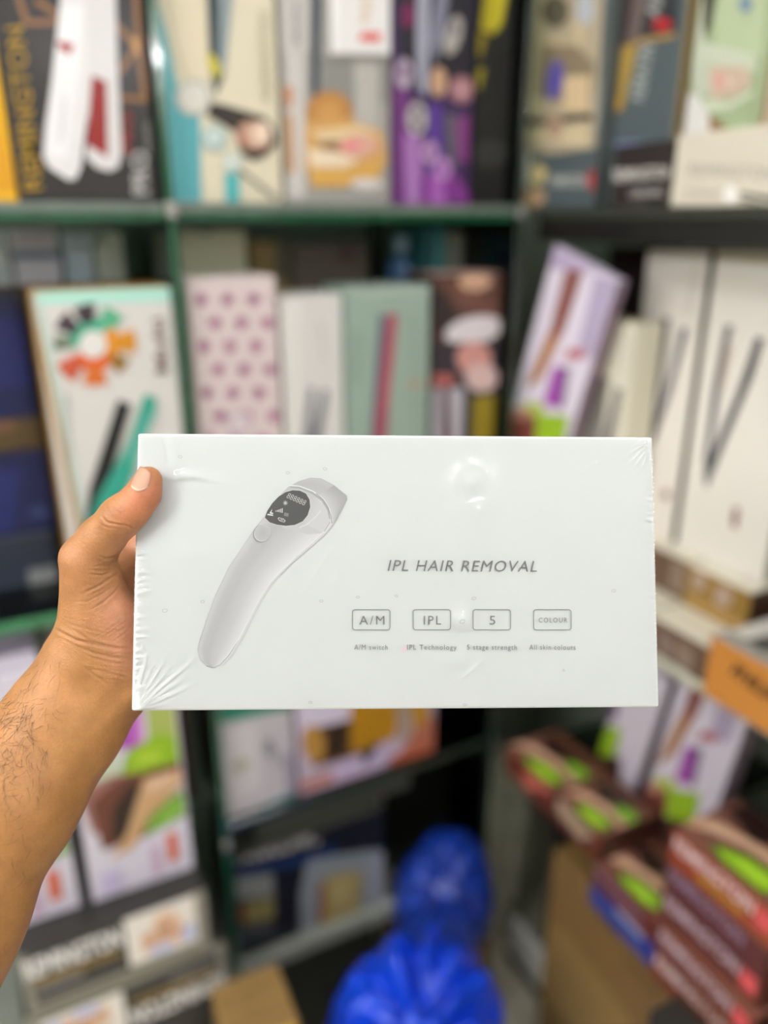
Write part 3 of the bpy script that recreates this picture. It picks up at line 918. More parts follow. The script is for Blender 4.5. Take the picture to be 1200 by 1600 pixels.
def lilac_print(o, M):
    """M maps the picture coordinates of the first lilac box onto this one"""
    p = Print(o)
    q = lambda *pts: [M(a, b) for a, b in pts]
    p.poly('b9a8c6', q((862, 378), (985, 392), (975, 430), (858, 420)))
    p.poly('b6a8c4', q((930, 430), (968, 440), (930, 560), (900, 556)))
    p.poly('8a5650', q((884, 420), (912, 424), (880, 520), (860, 520)))
    p.poly('b07a48', q((860, 515), (880, 518), (846, 590), (820, 610)))
    p.poly('8d4a3c', q((878, 470), (892, 474), (872, 530), (862, 525)))
    p.poly('d2866c', q((890, 545), (914, 545), (912, 560), (888, 560)))
    p.poly('b86a78', q((888, 545), (912, 548), (910, 562), (884, 560)))
    p.poly('574a66', q((870, 572), (892, 576), (884, 600), (866, 596)))
    p.poly('a548ae', q((866, 572), (880, 574), (874, 636), (850, 632)))
    p.poly('7f6a8a', q((880, 580), (890, 582), (880, 640), (874, 636)))
    p.poly('b6c85a', q((820, 628), (850, 630), (850, 690), (800, 680)))
    p.poly('9ac028', q((842, 646), (890, 650), (880, 700), (838, 700)))
    p.poly('7a3f34', q((780, 640), (840, 650), (834, 720), (770, 720)))
    p.poly('c48a7c', q((790, 636), (830, 640), (830, 656), (786, 652)))
    p.poly('4a2a26', q((770, 690), (890, 700), (880, 800), (750, 800)))
    p.done()
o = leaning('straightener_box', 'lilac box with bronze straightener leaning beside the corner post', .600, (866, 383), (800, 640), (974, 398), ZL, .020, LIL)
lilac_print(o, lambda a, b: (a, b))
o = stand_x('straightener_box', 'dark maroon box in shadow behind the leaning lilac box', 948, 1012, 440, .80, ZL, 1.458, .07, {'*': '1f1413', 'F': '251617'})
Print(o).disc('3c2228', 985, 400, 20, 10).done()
o = stand_x('straightener_box', 'small cream box with grey straightener between lilac and tall box', 915, 994, 510, .640, ZL, -500, .05, {'*': 'e2dcc6', 'F': 'e6e0cc', 'T': 'd0c7a6'})
p = Print(o)
p.poly('908a84', [(932, 586), (952, 590), (940, 700), (908, 700)]); p.poly('7c7672', [(962, 604), (974, 608), (956, 700), (940, 700)])
p.text('STRAIGHT', 'b7b0a0', (982, 590), (988, 520), 8); p.done()
o = stand_x('straightener_box', 'tall white box with slim dark straightener beside small cream box', 1003, 1098, 480, .70, ZL, -391, .05, {'*': 'e0dacd', 'F': 'e8e1d8', 'R': '4a3a20'})
p = Print(o)
p.poly('68636a', [(1034, 496), (1048, 498), (1034, 600), (1016, 690), (1008, 670), (1024, 560)])
p.poly('5a5660', [(1064, 512), (1076, 514), (1050, 610), (1022, 690), (1014, 684), (1048, 580)])
p.poly('4a2c52', [(1010, 656), (1026, 652), (1020, 690), (1008, 684)])
p.text('REMINGTON', 'b0a79c', (1080, 490), (1094, 416), 9)
p.disc('7a5050', 1041, 773, 6, 8); p.done()
o = stand_x('straightener_box', 'wide white box with V shaped dark straightener at the right edge', 1108, 1270, 480, .70, ZL, -393, .05, {'*': 'e2dbce', 'F': 'eae4da', 'L': '9a8c66', 'R': 'b8b0a0'})
p = Print(o)
p.poly('c4b8a4', [(1100, 380), (1300, 380), (1300, 420), (1100, 405)])
p.poly('55525a', [(1134, 508), (1146, 510), (1140, 530), (1124, 620), (1112, 700), (1104, 740), (1100, 720), (1114, 610)])
p.poly('3f3e46', [(1182, 526), (1194, 530), (1176, 590), (1130, 700), (1104, 764), (1100, 740), (1150, 620)])
p.poly('c6a690', [(1140, 540), (1144, 540), (1128, 610), (1124, 610)])
p.poly('7d4a48', [(1147, 792), (1156, 794), (1152, 826), (1143, 822)])
p.done()

o = carton('razor_box', 'orange box with black lettering lying at the right edge', (.585, -.4250, ZB), .20, .20, .080, {'*': 'c27f36', 'F': 'c88438', 'T': '9c968c', 'L': 'b8782f'}, 'X')
p = Print(o); p.text('PHILIPS', '1c130a', (1140, 1052), (1216, 1106), 21, .03); p.done()
p = Print(o, 'T', name='printed_top'); p.poly('d6d2c8', [(1140, 985), (1230, 960), (1230, 985), (1170, 1000)]); p.poly('4c4a44', [(1165, 1002), (1230, 990), (1230, 1020), (1190, 1018)]); p.done()

# ================================================================== right unit, low shelf
ZLOW = .5803
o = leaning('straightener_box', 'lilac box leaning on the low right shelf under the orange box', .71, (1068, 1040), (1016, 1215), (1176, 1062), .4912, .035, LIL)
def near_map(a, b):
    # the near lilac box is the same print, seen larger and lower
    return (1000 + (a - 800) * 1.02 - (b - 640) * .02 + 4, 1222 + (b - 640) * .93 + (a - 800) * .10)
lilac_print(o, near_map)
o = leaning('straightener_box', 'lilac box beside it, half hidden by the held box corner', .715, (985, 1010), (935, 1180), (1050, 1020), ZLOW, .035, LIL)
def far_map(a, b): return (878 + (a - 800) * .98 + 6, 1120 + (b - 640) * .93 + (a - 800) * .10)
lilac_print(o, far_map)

CHOC = {'*': '5a2c20', 'F': '6a3222', 'T': '6a4030', 'R': '4a241a'}
def beauty_top(p, q, k=1):
    """brown hair, tanned skin and two cut avocados; q maps unit square (u right, v back) to the face"""
    P = lambda c, pts: p.raw([q(*a) for a in pts], [lin(c)] * len(pts))
    P('865646', [(0, 0), (1, 0), (1, 1), (0, 1)])
    P('2c1712', [(.05, .75), (.45, .55), (.75, .7), (.8, 1), (.1, 1)])
    P('8a5c48', [(.35, .45), (.6, .55), (.9, .8), (.8, .95), (.5, .7)])
    P('d6a486', [(0, .10), (.18, .30), (.45, .42), (.75, .46), (.98, .38), (.98, .66), (.7, .66), (.4, .58), (.12, .5), (0, .35)])
    P('ecc4a2', [(.08, .24), (.4, .44), (.7, .49), (.7, .56), (.4, .53), (.10, .40)])
    P('4c7a1c', [(.25, .14), (.40, .03), (.78, .03), (.95, .2), (.84, .40), (.5, .36)])
    P('9aca20', [(.30, .16), (.44, .06), (.76, .06), (.90, .2), (.80, .35), (.52, .31)])
    P('b4e038', [(.44, .14), (.7, .10), (.80, .2), (.70, .29), (.5, .25)])
    P('4f7f20', [(.56, .66), (.78, .56), (.98, .6), (1, .84), (.85, .92), (.62, .84)])
    P('8cc02a', [(.63, .69), (.78, .61), (.95, .65), (.96, .8), (.84, .86), (.66, .8)])
def lay(label, ya, yb, x, z0, h, d, cols=CHOC):
    o = carton('straightener_box', label, (x, ya, z0), ya - yb, d, h, cols, 'X')
    w, dd = o['w'], o['d']
    p = Print(o, 'T', name='printed_top')
    beauty_top(p, lambda u, v: (u * w, v * dd * .80))
    p.done()
    return o
# two flat boxes deep, resting on the shelf edge and the carton below
o1 = lay('brown avocado box lying farthest back, next to the corner post', -.055, -.190, .575, ZLOW + .0008, .05, .115)
Print(o1).poly('c46a58', [(815, 1205), (850, 1210), (860, 1240), (822, 1232)]).done()
o2 = lay('brown avocado box lying in the middle of the row on the carton', -.196, -.300, .575, ZLOW + .0008, .05, .115)
Print(o2).poly('b09a80', [(845, 1235), (870, 1240), (930, 1310), (905, 1310)]).done()
o = carton('curler_box', 'blue and white box under the nearest flat avocado box', (.580, -.285, .4912), .135, .11, .042, {'*': '2a3a7c', 'F': '2f4290', 'T': '6a6a8c'}, 'X')
Print(o).poly('aab0cc', [(960, 1395), (1000, 1440), (1004, 1470), (962, 1425)]).done()
o3 = lay('brown avocado box lying on the blue and white box', -.290, -.418, .578, .5342, .045, .115)
Print(o3).poly('8a6a7c', [(918, 1335), (1000, 1430), (1004, 1446), (922, 1350)]).done()

# carton on the floor carrying the stack
KRAFT = solid('kraft_board', '8f6f3c', .75, noise=.12, scale=14)
o = carton('shipping_carton', 'large brown carton standing on the floor under the flat boxes at right', (.600, -.172, .0005), .40, .38, .49, {'*': '8a6a38', 'F': '86673a'}, 'X', flap=False)
b = bm_box(.003, .397, .002, .189, .4898, .4905, .0003, 1); b = bm_box(.003, .397, .191, .378, .4898, .4905, .0003, 1, b)
f = bm_obj('closing_flap', b, KRAFT, o)
p = Print(o)
p.poly('a2824e', [(846, 1440), (880, 1450), (990, 1600), (930, 1640), (850, 1560)])
p.text('FRAGILE', '5f4a26', (968, 1500), (1024, 1560), 16)
p.disc('6a5228', 950, 1440, 8, 26, -35)
p.done()

# stack of brown boxes with lettered spines
labs = ['brown lettered box at the bottom of the stack of five', 'brown lettered box second from the bottom of the stack of five',
        'brown lettered box in the middle of the stack of five', 'brown lettered box second from the top of the stack of five',
        'brown lettered box with avocado top crowning the stack of five']
redmark = [None, 1, 1, None, 1]
for i in range(5):
    h = .0515
    o = carton('straightener_box', labs[i], (.568 + [.004, .0, .006, .002, .0][i], -.424 + [.0, -.004, .002, .0, -.003][i], .4912 + i * .0525), .16, .125, h,
               {'*': '6a3018', 'F': ['7a361a', '6e321c', '663020', '5e2c26', '9a4418'][i], 'T': '865646', 'R': '4e2210'}, 'X', yaw=math.radians([1.5, -1, .5, -.6, 1.5][i]))
    p = Print(o)
    w, hh = o['w'], o['h']
    v, t, _ = text_tris('REMINGTON', .014)
    c = lin(['f6e0dc', 'e2ccd4', 'dcc6d2', 'a088a0', 'fae6e8'][i])
    for tri in t:
        p.raw([(.006 + v[k][0] * .120, hh * .50 + v[k][1] * .020) for k in tri], [c] * 3, bump=False)
    p.k += 1
    if i == 4:
        p.raw([(.045, .008), (.115, .010), (.115, .021), (.045, .021)], [lin('b07a1c')] * 4)
    if redmark[i]:
        p.raw([(.130, hh * .30), (.152, hh * .30), (.152, hh * .85), (.130, hh * .85)], [lin('e05a5c')] * 4)
    p.done()
    if i == 4:
        p = Print(o, 'T', name='printed_top')
        w_, d_ = o['w'], o['d']
        beauty_top(p, lambda u, v: (u * w_, .006 + v * d_ * .92))
        p.done()

o = carton('trimmer_box', 'matt black box with pale stripes at the lower right corner', (.515, -.478, .0005), .20, .050, .515, {'*': '24231f', 'F': '1f1e1c', 'T': '2a2924'}, 'X')
p = Print(o, 'T', name='printed_top'); p.line('b9b8b0', [(1108, 1612), (1156, 1556)], 13); p.line('a3a29a', [(1142, 1616), (1180, 1570)], 9); p.done()
o = carton('product_box', 'brown lettered box at the lower right edge behind the black box', (.574, -.598, .0005), .10, .10, .60, {'*': '4a2418', 'F': '55281a'}, 'X')
p = Print(o); p.text('REM', 'b9a09a', (1180, 1580), (1240, 1620), 18, .01); p.done()

# ================================================================== left bay, low stack
GREY = {'*': '34322e', 'F': '34322f', 'T': '2c2b28', 'L': '6a675e', 'R': '8a8578'}
zt = .3252
for i in range(3):
    lab = ['low dark grey box at the bottom of the left stack', 'dark grey lettered box with inverted lettering in the left stack', 'dark grey lettered box with upright lettering topping the left stack'][i]
    a = on_axis(1, 24 if i == 2 else 34, 1490 if i == 2 else 1590, -.10)[0]; b = on_axis(1, 320 if i == 2 else 352, 1380 if i == 2 else 1480, -.10)[0]
    hh = (.066, .1075, .1075)[i]
    o = carton('straightener_box', lab, (a, -.10, zt), b - a, .30, hh, GREY, 'Y')
    zt += hh + .001
    if i == 0: continue
    p = Print(o); w, h = o['w'], o['h']
    def R(c, x0, y0, x1, y1, flip=(i == 1)):
        if flip: x0, x1, y0, y1 = 1 - x1, 1 - x0, 1 - y1, 1 - y0
        p.raw([(x0 * w, y0 * h), (x1 * w, y0 * h), (x1 * w, y1 * h), (x0 * w, y1 * h)], [lin(c)] * 4)
    R('8b877a', 0, 0, 1, .13); R('8b877a', 0, 0, .05, 1); R('8f8a7e', .93, 0, 1, 1)
    R('44423e', .05, .13, .52, .28)
    R('807e80', .06, .30, .30, .38); R('8a7038', .06, .42, .50, .52)
    v, t, _ = text_tris('REMINGTON', .035)
    for tri in t:
        q = [(.02 + v[k][0] * .50, .58 + v[k][1] * .30) for k in tri]
        if i == 1: q = [(1 - x, 1 - y) for x, y in q]
        p.raw([(x * w, y * h) for x, y in q], [lin('f0ece8')] * 3, bump=False)
    p.k += 1
    R('ece4da', .54, .16, .93, .97)
    R('d9ae8c', .62, .30, .86, .62); R('e4ba98', .70, .5, .82, .84); R('c4c8e6', .66, .20, .78, .36); R('c0c4e2', .84, .24, .92, .5); R('b5846a', .71, .52, .79, .64)
    p.done()
ZS = zt + .0008
def wellness_print(o):
    w, h = o['w'], o['h']
    p = Print(o)
    def R(c, pts): p.raw([(x * w, y * h) for x, y in pts], [lin(c)] * len(pts))
    R('d6cfdc', [(0, 0), (1, 0), (1, 1), (0, 1)])
    R('8a5650', [(.3, .98), (.45, .98), (.4, .7), (.25, .72)])
    R('a84ab0', [(.40, .62), (.62, .60), (.66, .76), (.44, .78)])
    R('c77ac6', [(.58, .62), (.66, .62), (.68, .76), (.6, .76)])
    R('a7b45c', [(.70, .56), (.97, .58), (.97, .80), (.72, .78)])
    R('c4cfb4', [(.05, .5), (.4, .5), (.42, .64), (.05, .7)])
    R('8db414', [(.40, .50), (.97, .48), (.97, .60), (.8, .64), (.5, .60)])
    R('a9c832', [(.55, .53), (.8, .52), (.8, .58), (.6, .59)])
    R('9a6a62', [(.02, .50), (.35, .52), (.6, .50), (.5, .30), (.1, .30)])
    R('6a3a2a', [(.16, .22), (.55, .22), (.97, .46), (.97, .5), (.4, .5), (.12, .44)])
    R('2e1a10', [(.25, .24), (.42, .25), (.60, .44), (.5, .47), (.3, .38)])
    R('c9a074', [(.22, .17), (.45, .19), (.62, .30), (.97, .40), (.97, .47), (.62, .47), (.5, .36), (.4, .26)])
    R('dcb898', [(.62, .40), (.9, .42), (.9, .46), (.66, .46)])
    R('6f9a34', [(.55, .22), (.97, .26), (.97, .38), (.8, .35), (.6, .29)])
    R('8cbc46', [(.62, .24), (.95, .28), (.95, .34), (.78, .31)])
    R('c9a6c0', [(.60, .03), (.68, .03), (.68, .17), (.60, .17)])
    R('d0603c', [(.76, .07), (.86, .07), (.86, .20), (.76, .20)])
    R('c6b8d8', [(.1, .03), (.3, .03), (.3, .12), (.1, .12)])
    p.done()
WELL = {'*': 'c9c0cc', 'L': '4a3434', 'R': '3a2a2c'}
o = stand_y('straightener_box', 'lilac box with avocado and purple patch beside the forearm', 141, 306, 1385, -.058, ZS, .990, .055, WELL)
wellness_print(o)
o = stand_y('straightener_box', 'lilac and green box half hidden behind the forearm', -70, 131, 1440, -.055, ZS, .985, .055, {'*': 'c9c0cc', 'R': '5a3f3c'})
wellness_print(o)
o = stand_y('straightener_box', 'pale lilac box under the bright green shelf at far left', -110, 58, 1030, .03, ZS, .992, .06, {'*': '9c90a0', 'R': '0c0b0b'})
p = Print(o); p.poly('6f6470', [(-60, 970), (60, 965), (60, 1000), (-60, 1010)]); p.poly('c3b8cc', [(-60, 1040), (58, 1030), (70, 1110), (-60, 1120)]); p.done()
o = stand_y('straightener_box', 'white and dark red box under the bright green shelf at left', 76, 142, 1000, .07, ZS, .985, .06, {'*': 'b9b0b2'})
p = Print(o); p.poly('7a2f2a', [(86, 970), (120, 962), (120, 1010), (90, 1014)]); p.done()
o = stand_y('straightener_box', 'dark violet box standing against the upright behind the avocado box', 250, 300, 1180, .09, ZS, .97, .07, {'*': '1a1218', 'F': '21151c'})
Print(o).poly('3a1a1c', [(275, 1100), (296, 1100), (305, 1260), (285, 1260)]).done()

# ================================================================== right bay of the back unit, low shelf
ZK = .6226
o = stand_y('facial_kit_box', 'white box with teal borders and line drawn face on the low shelf', 352, 462, 1240, .002, ZK, .84, .13, {'*': 'b0aab0', 'F': 'b9b3b6', 'L': '3a4a44', 'T': '1d6a58'})
p = Print(o)
p.poly('1f7a64', [(335, 1100), (470, 1080), (470, 1104), (335, 1132)])
p.poly('c8c2c2', [(352, 1140), (400, 1128), (410, 1230), (356, 1262)])
p.disc('807c82', 420, 1168, 8, 14); p.disc('a49f9f', 434, 1185, 10, 12); p.disc('a8a48c', 376, 1196, 14, 10, -30)
p.poly('3f8078', [(350, 1286), (466, 1234), (466, 1260), (350, 1312)])
p.poly('9a94a0', [(440, 1180), (466, 1170), (466, 1236), (446, 1242)])
p.done()
o = stand_y('curler_box', 'photo box with yellow panel and woman on the low shelf', 466, 678, 1180, .003, ZK, .86, .12, {'*': 'b3a2ae', 'F': 'b8a8b8', 'T': 'b8a8b8', 'R': '8a5a4c'})
p = Print(o)
p.poly('cfc3d6', [(456, 1090), (560, 1080), (540, 1130), (470, 1150)])
p.poly('5a3c18', [(476, 1140), (540, 1126), (600, 1118), (590, 1170), (490, 1200)])
p.disc('ae8138', 490, 1162, 17, 30, -10)
p.poly('2e1d0e', [(514, 1134), (542, 1128), (538, 1176), (508, 1190)])
p.poly('a8780c', [(548, 1090), (622, 1080), (620, 1150), (600, 1160), (548, 1178)])
p.poly('b0800f', [(640, 1090), (672, 1084), (668, 1120), (646, 1150)])
p.poly('9a8878', [(622, 1090), (640, 1086), (640, 1150), (624, 1156)])
p.poly('aa6650', [(640, 1150), (676, 1112), (680, 1170), (610, 1200)])
p.poly('2c2828', [(564, 1172), (586, 1162), (580, 1196), (570, 1198)])
p.poly('b9a8c6', [(500, 1210), (560, 1176), (566, 1200), (596, 1160), (616, 1160), (600, 1196), (580, 1216), (500, 1246)])
p.poly('b07056', [(468, 1222), (520, 1204), (520, 1220), (470, 1236)])
p.poly('b0583c', [(606, 1184), (672, 1160), (672, 1180), (610, 1206)])
p.poly('c9aac0', [(466, 1236), (560, 1206), (600, 1196), (560, 1226), (466, 1260)])
p.done()
# strip of stored sheets below the shelf
o = stand_y('toaster_carton', 'dark navy carton picturing a grill with toast on the bottom shelf', 368, 600, 1400, .006, .3252, .535, .22, {'*': '07080e', 'F': '080a14', 'L': '3a3850', 'T': '3a3a34'})
p = Print(o)
p.text('PANASONIC', 'b0ada8', (372, 1352), (500, 1316), 24, .02)
p.poly('0f2c5a', [(372, 1360), (500, 1330), (528, 1318), (526, 1332), (490, 1346), (372, 1370)])
p.poly('7f8488', [(478, 1350), (490, 1342), (590, 1326), (602, 1334), (608, 1440), (600, 1460), (470, 1474), (468, 1400)])
p.poly('8e9098', [(575, 1335), (596, 1332), (604, 1440), (580, 1450)])
p.poly('8a4a20', [(500, 1378), (512, 1374), (510, 1440), (498, 1444)])
p.poly('9c8a52', [(508, 1374), (520, 1366), (566, 1360), (562, 1430), (556, 1442), (506, 1448)])
p.poly('ad9c68', [(516, 1380), (550, 1374), (546, 1410), (516, 1416)])
p.poly('7b7d78', [(366, 1372), (426, 1364), (428, 1400), (366, 1406)])
p.poly('7f7444', [(380, 1410), (428, 1402), (428, 1434), (384, 1444)]); p.poly('6a3a1c', [(368, 1416), (384, 1412), (384, 1440), (370, 1442)])
p.poly('3a3c3e', [(370, 1446), (428, 1438), (430, 1460), (376, 1470)])
p.done()
o = stand_y('paper_pack', 'low grey pack with pale end on top of the toaster carton', 400, 640, 1300, .03, .5358, .566, .16, {'*': '4a4a42', 'F': '45453e'}, cat='pack')
Print(o).disc('8c8a74', 606, 1264, 16, 14, edge='55544a').done()

o = carton('shipping_carton', 'brown carton in front of the bottom shelf with yellow label', (.008, -.245, .0005), .098, .10, .470, {'*': '8a6a34', 'F': '8f6f38', 'T': 'a08048'}, 'Y', yaw=math.radians(-2), flap=False)
b = bm_box(.002, .096, .002, .049, .4698, .4706, .0003, 1); b = bm_box(.002, .096, .051, .098, .4698, .4706, .0003, 1, b)
bm_obj('closing_flap', b, KRAFT, o)
p = Print(o); p.poly('d9a80c', [(395, 1585), (455, 1575), (490, 1700), (420, 1700)]); p.done()

# ================================================================== plastic bags
def plastic_material(name, c, rough, trans=.25):
    m, nt, b = nodes_mat(name)
    N, L = nt.nodes, nt.links
    tc = N.new('ShaderNodeTexCoord'); nz = N.new('ShaderNodeTexNoise'); nz.inputs['Scale'].default_value = 22; nz.inputs['Detail'].default_value = 5
    L.new(tc.outputs['Object'], nz.inputs['Vector'])
    rp = N.new('ShaderNodeValToRGB'); k = lin(c)
    rp.color_ramp.elements[0].color = (k[0] * .7, k[1] * .7, k[2] * .75, 1); rp.color_ramp.elements[1].color = (min(1, k[0] * 1.25), min(1, k[1] * 1.25), min(1, k[2] * 1.15), 1)
    L.new(nz.outputs['Fac'], rp.inputs['Fac']); L.new(rp.outputs['Color'], b.inputs['Base Color'])
    b.inputs['Roughness'].default_value = rough
    bp = N.new('ShaderNodeBump'); bp.inputs['Strength'].default_value = .35; bp.inputs['Distance'].default_value = .006
    L.new(nz.outputs['Fac'], bp.inputs['Height']); L.new(bp.outputs['Normal'], b.inputs['Normal'])
    return m
def bag(label, cat, centre, rx, ry, rz, mat, folds=13, seed=1, tilt=.5, amp=.06, name='plastic_bag', rot=0.0):
    """soft full bag sitting on its flat bottom, its mouth gathered to a knot on an axis tilted towards the aisle"""
    r_ = np.random.default_rng(seed)
    bm = bmesh.new(); bmesh.ops.create_icosphere(bm, subdivisions=6, radius=1.0)
    P = np.array([v.co[:] for v in bm.verts])
    ax = np.array([-math.sin(tilt) * math.sin(YAW + rot), -math.sin(tilt) * math.cos(YAW + rot), math.cos(tilt)])
    e1 = np.cross(ax, [1, 0, 0]); e1 /= np.linalg.norm(e1); e2 = np.cross(ax, e1)
    th = np.arccos(np.clip(P @ ax, -1, 1)); phi = np.arctan2(P @ e2, P @ e1)
    ph0 = r_.uniform(0, 6.28, 8)
    wob = phi + .12 * np.sin(3 * phi + ph0[5]) + .10 * np.sin(2.5 * th + ph0[6])
    fold = sum(np.cos(np.round(folds * (1 + .37 * k)) * wob + ph0[k] + (.6 + .5 * k) * th) / (k + 1) for k in range(3))
    gather = np.clip(1.5 - th, 0, 1.5) / 1.5
    r = 1 + .03 * np.cos(3 * phi + ph0[3]) * np.sin(th) + amp * fold * gather ** .8 * np.clip(th / .35, 0, 1)
    r += .014 * np.cos(7 * phi + 9 * th + ph0[4]) + .014 * np.cos(11 * phi - 13 * th + ph0[7])
    r -= .10 * np.exp(-(th / .45) ** 2) - .07 * np.exp(-(th / .13) ** 2)
    Q = P * r[:, None]
    Q[:, 2] = np.where(Q[:, 2] < -.70, -.70 + (Q[:, 2] + .70) * .10, Q[:, 2])
    zmin = Q[:, 2].min()
    S = np.array([rx, ry, rz])
    Q = (Q - [0, 0, zmin]) * S
    for v, q in zip(bm.verts, Q): v.co = Vector(q)
    root = bpy.data.objects.new(name, None); COL.objects.link(root); root.location = centre
    tag(root, label, cat)
    bm_obj('bag_body', bm, mat, root, True)
    kx = rx * .09
    V, Fc = lathe([(kx * .9, -kx * .6), (kx * 1.5, kx * .3), (kx * 1.2, kx * 1.2), (kx * 1.6, kx * 1.8), (kx * 2.6, kx * 2.8), (kx * 2.3, kx * 3.0)], 30)
    V = np.array(V); a = np.arctan2(V[:, 1], V[:, 0]); s = 1 + .22 * np.cos(6 * a + 1)
    V[:, 0] *= s; V[:, 1] *= s
    kp = (ax * .95 - [0, 0, zmin]) * S
    V = kp + V[:, :1] * e1 + V[:, 1:2] * e2 + V[:, 2:3] * ax
    mesh_obj('knot', V, [f[::-1] for f in Fc], mat, root, True)
    return root
BLUE = plastic_material('blue_bag_plastic', '0f45d8', .28)
BLUE2 = plastic_material('blue_bag_plastic_dull', '17389c', .32)
GREYBAG = plastic_material('clear_bag_plastic', 'b5b3a0', .3)
bag('big bright blue knotted plastic bag on the floor in front', 'bag', (.275, -.275, .0005), .150, .135, .312, BLUE, 13, 3, .66, .085)
bag('smaller dark blue plastic bag behind the big bright one', 'bag', (.472, -.034, .2206), .096, .078, .135, BLUE2, 9, 5, .9, .10)
bag('crumpled clear grey plastic bag on the floor in the shelf corner', 'bag', (.705, .125, .0005), .078, .080, .275, GREYBAG, 9, 8, .4, .09)
o = carton('shipping_carton', 'low brown carton under the smaller dark blue bag', (.392, -.080, .0005), .155, .13, .2195, {'*': '6a5430'}, 'Y')
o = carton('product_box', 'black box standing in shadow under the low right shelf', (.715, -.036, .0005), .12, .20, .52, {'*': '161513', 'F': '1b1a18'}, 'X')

# ================================================================== the held white box
q = {'TL': (215, 677), 'TR': (1019.5, 683), 'BR': (1030, 1105), 'BL': (205, 1111)}
rays = {k: ray(*v) for k, v in q.items()}
# the four corners are one parallelogram: a TL - b TR + c BR - d BL = 0
A_ = np.stack([rays['TL'], -rays['TR'], rays['BR']], 1)
s_ = np.linalg.solve(A_, rays['BL'])
dep = dict(zip(('TL', 'TR', 'BR', 'BL'), (s_[0], s_[1], s_[2], 1.0)))
k_ = .400 / np.mean(list(dep.values()))
P_ = {n: CAM + rays[n] * dep[n] * k_ for n in dep}
bx1 = P_['BR'] - P_['BL']; BW = np.linalg.norm(bx1); bx1 /= BW
bn = np.cross(bx1, P_['TL'] - P_['BL']); bn /= np.linalg.norm(bn)         # towards the camera
bx2 = np.cross(bn, bx1)
BH = float((P_['TL'] - P_['BL']) @ bx2)
BD = .046
if bn @ (CAM - P_['BL']) < 0: raise Exception('normal')
MB = Matrix(((bx1[0], -bn[0], bx2[0], P_['BL'][0]), (bx1[1], -bn[1], bx2[1], P_['BL'][1]), (bx1[2], -bn[2], bx2[2], P_['BL'][2]), (0, 0, 0, 1)))
held = bpy.data.objects.new('device_box', None); COL.objects.link(held)
held.matrix_world = MB
tag(held, 'white shrink wrapped box with grey device picture held up in front', 'box')
held['w'], held['d'], held['h'] = BW, BD, BH
bpy.context.view_layer.update()
def white_board(name, c):
    m = solid(name, c, .5, noise=.008, scale=30)
    return m
WB = white_board('white_board', 'dddfdd')
lid = bm_obj('lid', bm_box(0, BW, 0, BD * .62, 0, BH, .0012, 3), WB, held)
base = bm_obj('base_tray', bm_box(.0012, BW - .0012, BD * .62 + .0006, BD, .0012, BH - .0012, .0012, 2), WB, held)

lin_ = lin
def lin(c):      # the print on this box is neutral grey apart from one pink fleck
    v = lin_(c)
    return v if c == 'efd0dc' else (v[1],) * 3
p = Print(held, 'F', margin=.0, step=.00001, name='printed_front')
Z = lambda x, y: (200 + x / 2.857, 660 + y / 2.857)
Zs = lambda pts: [Z(*a) for a in pts]
Lb = Zs([(372, 1096), (330, 1068), (312, 1010), (322, 965), (350, 885), (392, 772), (450, 650), (520, 545), (570, 470), (612, 420), (640, 370), (690, 315), (722, 285)])
Rb = Zs([(380, 1096), (412, 1082), (450, 1040), (490, 975), (535, 885), (590, 780), (640, 705), (690, 655), (745, 605), (815, 545), (870, 495), (905, 440), (900, 395)])
Rs = Zs([(382, 1097), (424, 1086), (468, 1044), (515, 965), (560, 870), (606, 782), (648, 718), (700, 660), (752, 612), (825, 552), (885, 497), (915, 458), (912, 425)])
p.strip(Rb, Rs, ['e4e4e1', 'd6d6d2', 'cfcfcb'])
p.strip(Lb, Rb, ['d2d2ce', 'c2c2be', 'bfbfba', 'c6c6c2', 'cbcbc7', 'd6d6d3', 'e0e0dc'])
# upper body and head
p.poly('cbcbc7', Zs([(722, 285), (760, 290), (820, 312), (870, 350), (900, 395), (905, 440), (870, 495), (800, 500), (690, 470), (640, 370), (690, 315)]))
p.strip(Zs([(640, 370), (690, 315), (722, 285), (760, 290), (800, 302)]), Zs([(870, 495), (890, 470), (905, 440), (903, 405), (880, 360)]), ['c5c5c1', 'c4c4c0', 'cacac6', 'd2d2cf', 'd0d0cc'])
p.strip(Zs([(722, 285), (762, 262), (815, 247), (862, 250), (920, 280), (975, 325)]), Zs([(740, 288), (790, 297), (832, 318), (872, 352), (903, 400), (912, 455)]), ['c4c4c1', 'bdbdba', 'c0c0bd', 'c9c9c6'])
p.strip(Zs([(920, 280), (975, 325), (978, 345), (950, 400), (932, 435)]), Zs([(850, 325), (880, 358), (903, 398), (910, 430), (912, 458)]), ['adadaa', 'b4b4b1', 'c2c2bf', 'd0d0cd'])
p.line('9c9c99', Zs([(350, 1087), (380, 1096), (412, 1082), (450, 1040), (491, 975), (536, 885), (591, 780), (641, 705), (691, 655), (745, 606), (815, 546), (870, 496), (903, 445)]), .9)
p.line('e8e8e5', Zs([(430, 1056), (458, 1020), (496, 965), (540, 877), (596, 772), (646, 699), (697, 649), (752, 598), (822, 538), (876, 488)]), 1.5)
p.line('adada9', Zs([(724, 287), (765, 290), (822, 314), (868, 348), (894, 390), (903, 430)]), 3.2)
p.line('ecece9', Zs([(720, 282), (765, 285), (826, 308), (873, 343), (900, 388), (908, 440)]), 1.6)
p.line('8a8a86', Zs([(840, 318), (872, 345), (895, 382), (906, 420), (910, 452)]), .9)
p.line('b8b8b5', Zs([(745, 275), (815, 249), (862, 252), (920, 282), (975, 326), (978, 345), (950, 400), (915, 460), (880, 502), (800, 572), (730, 632), (680, 682)]), .8)
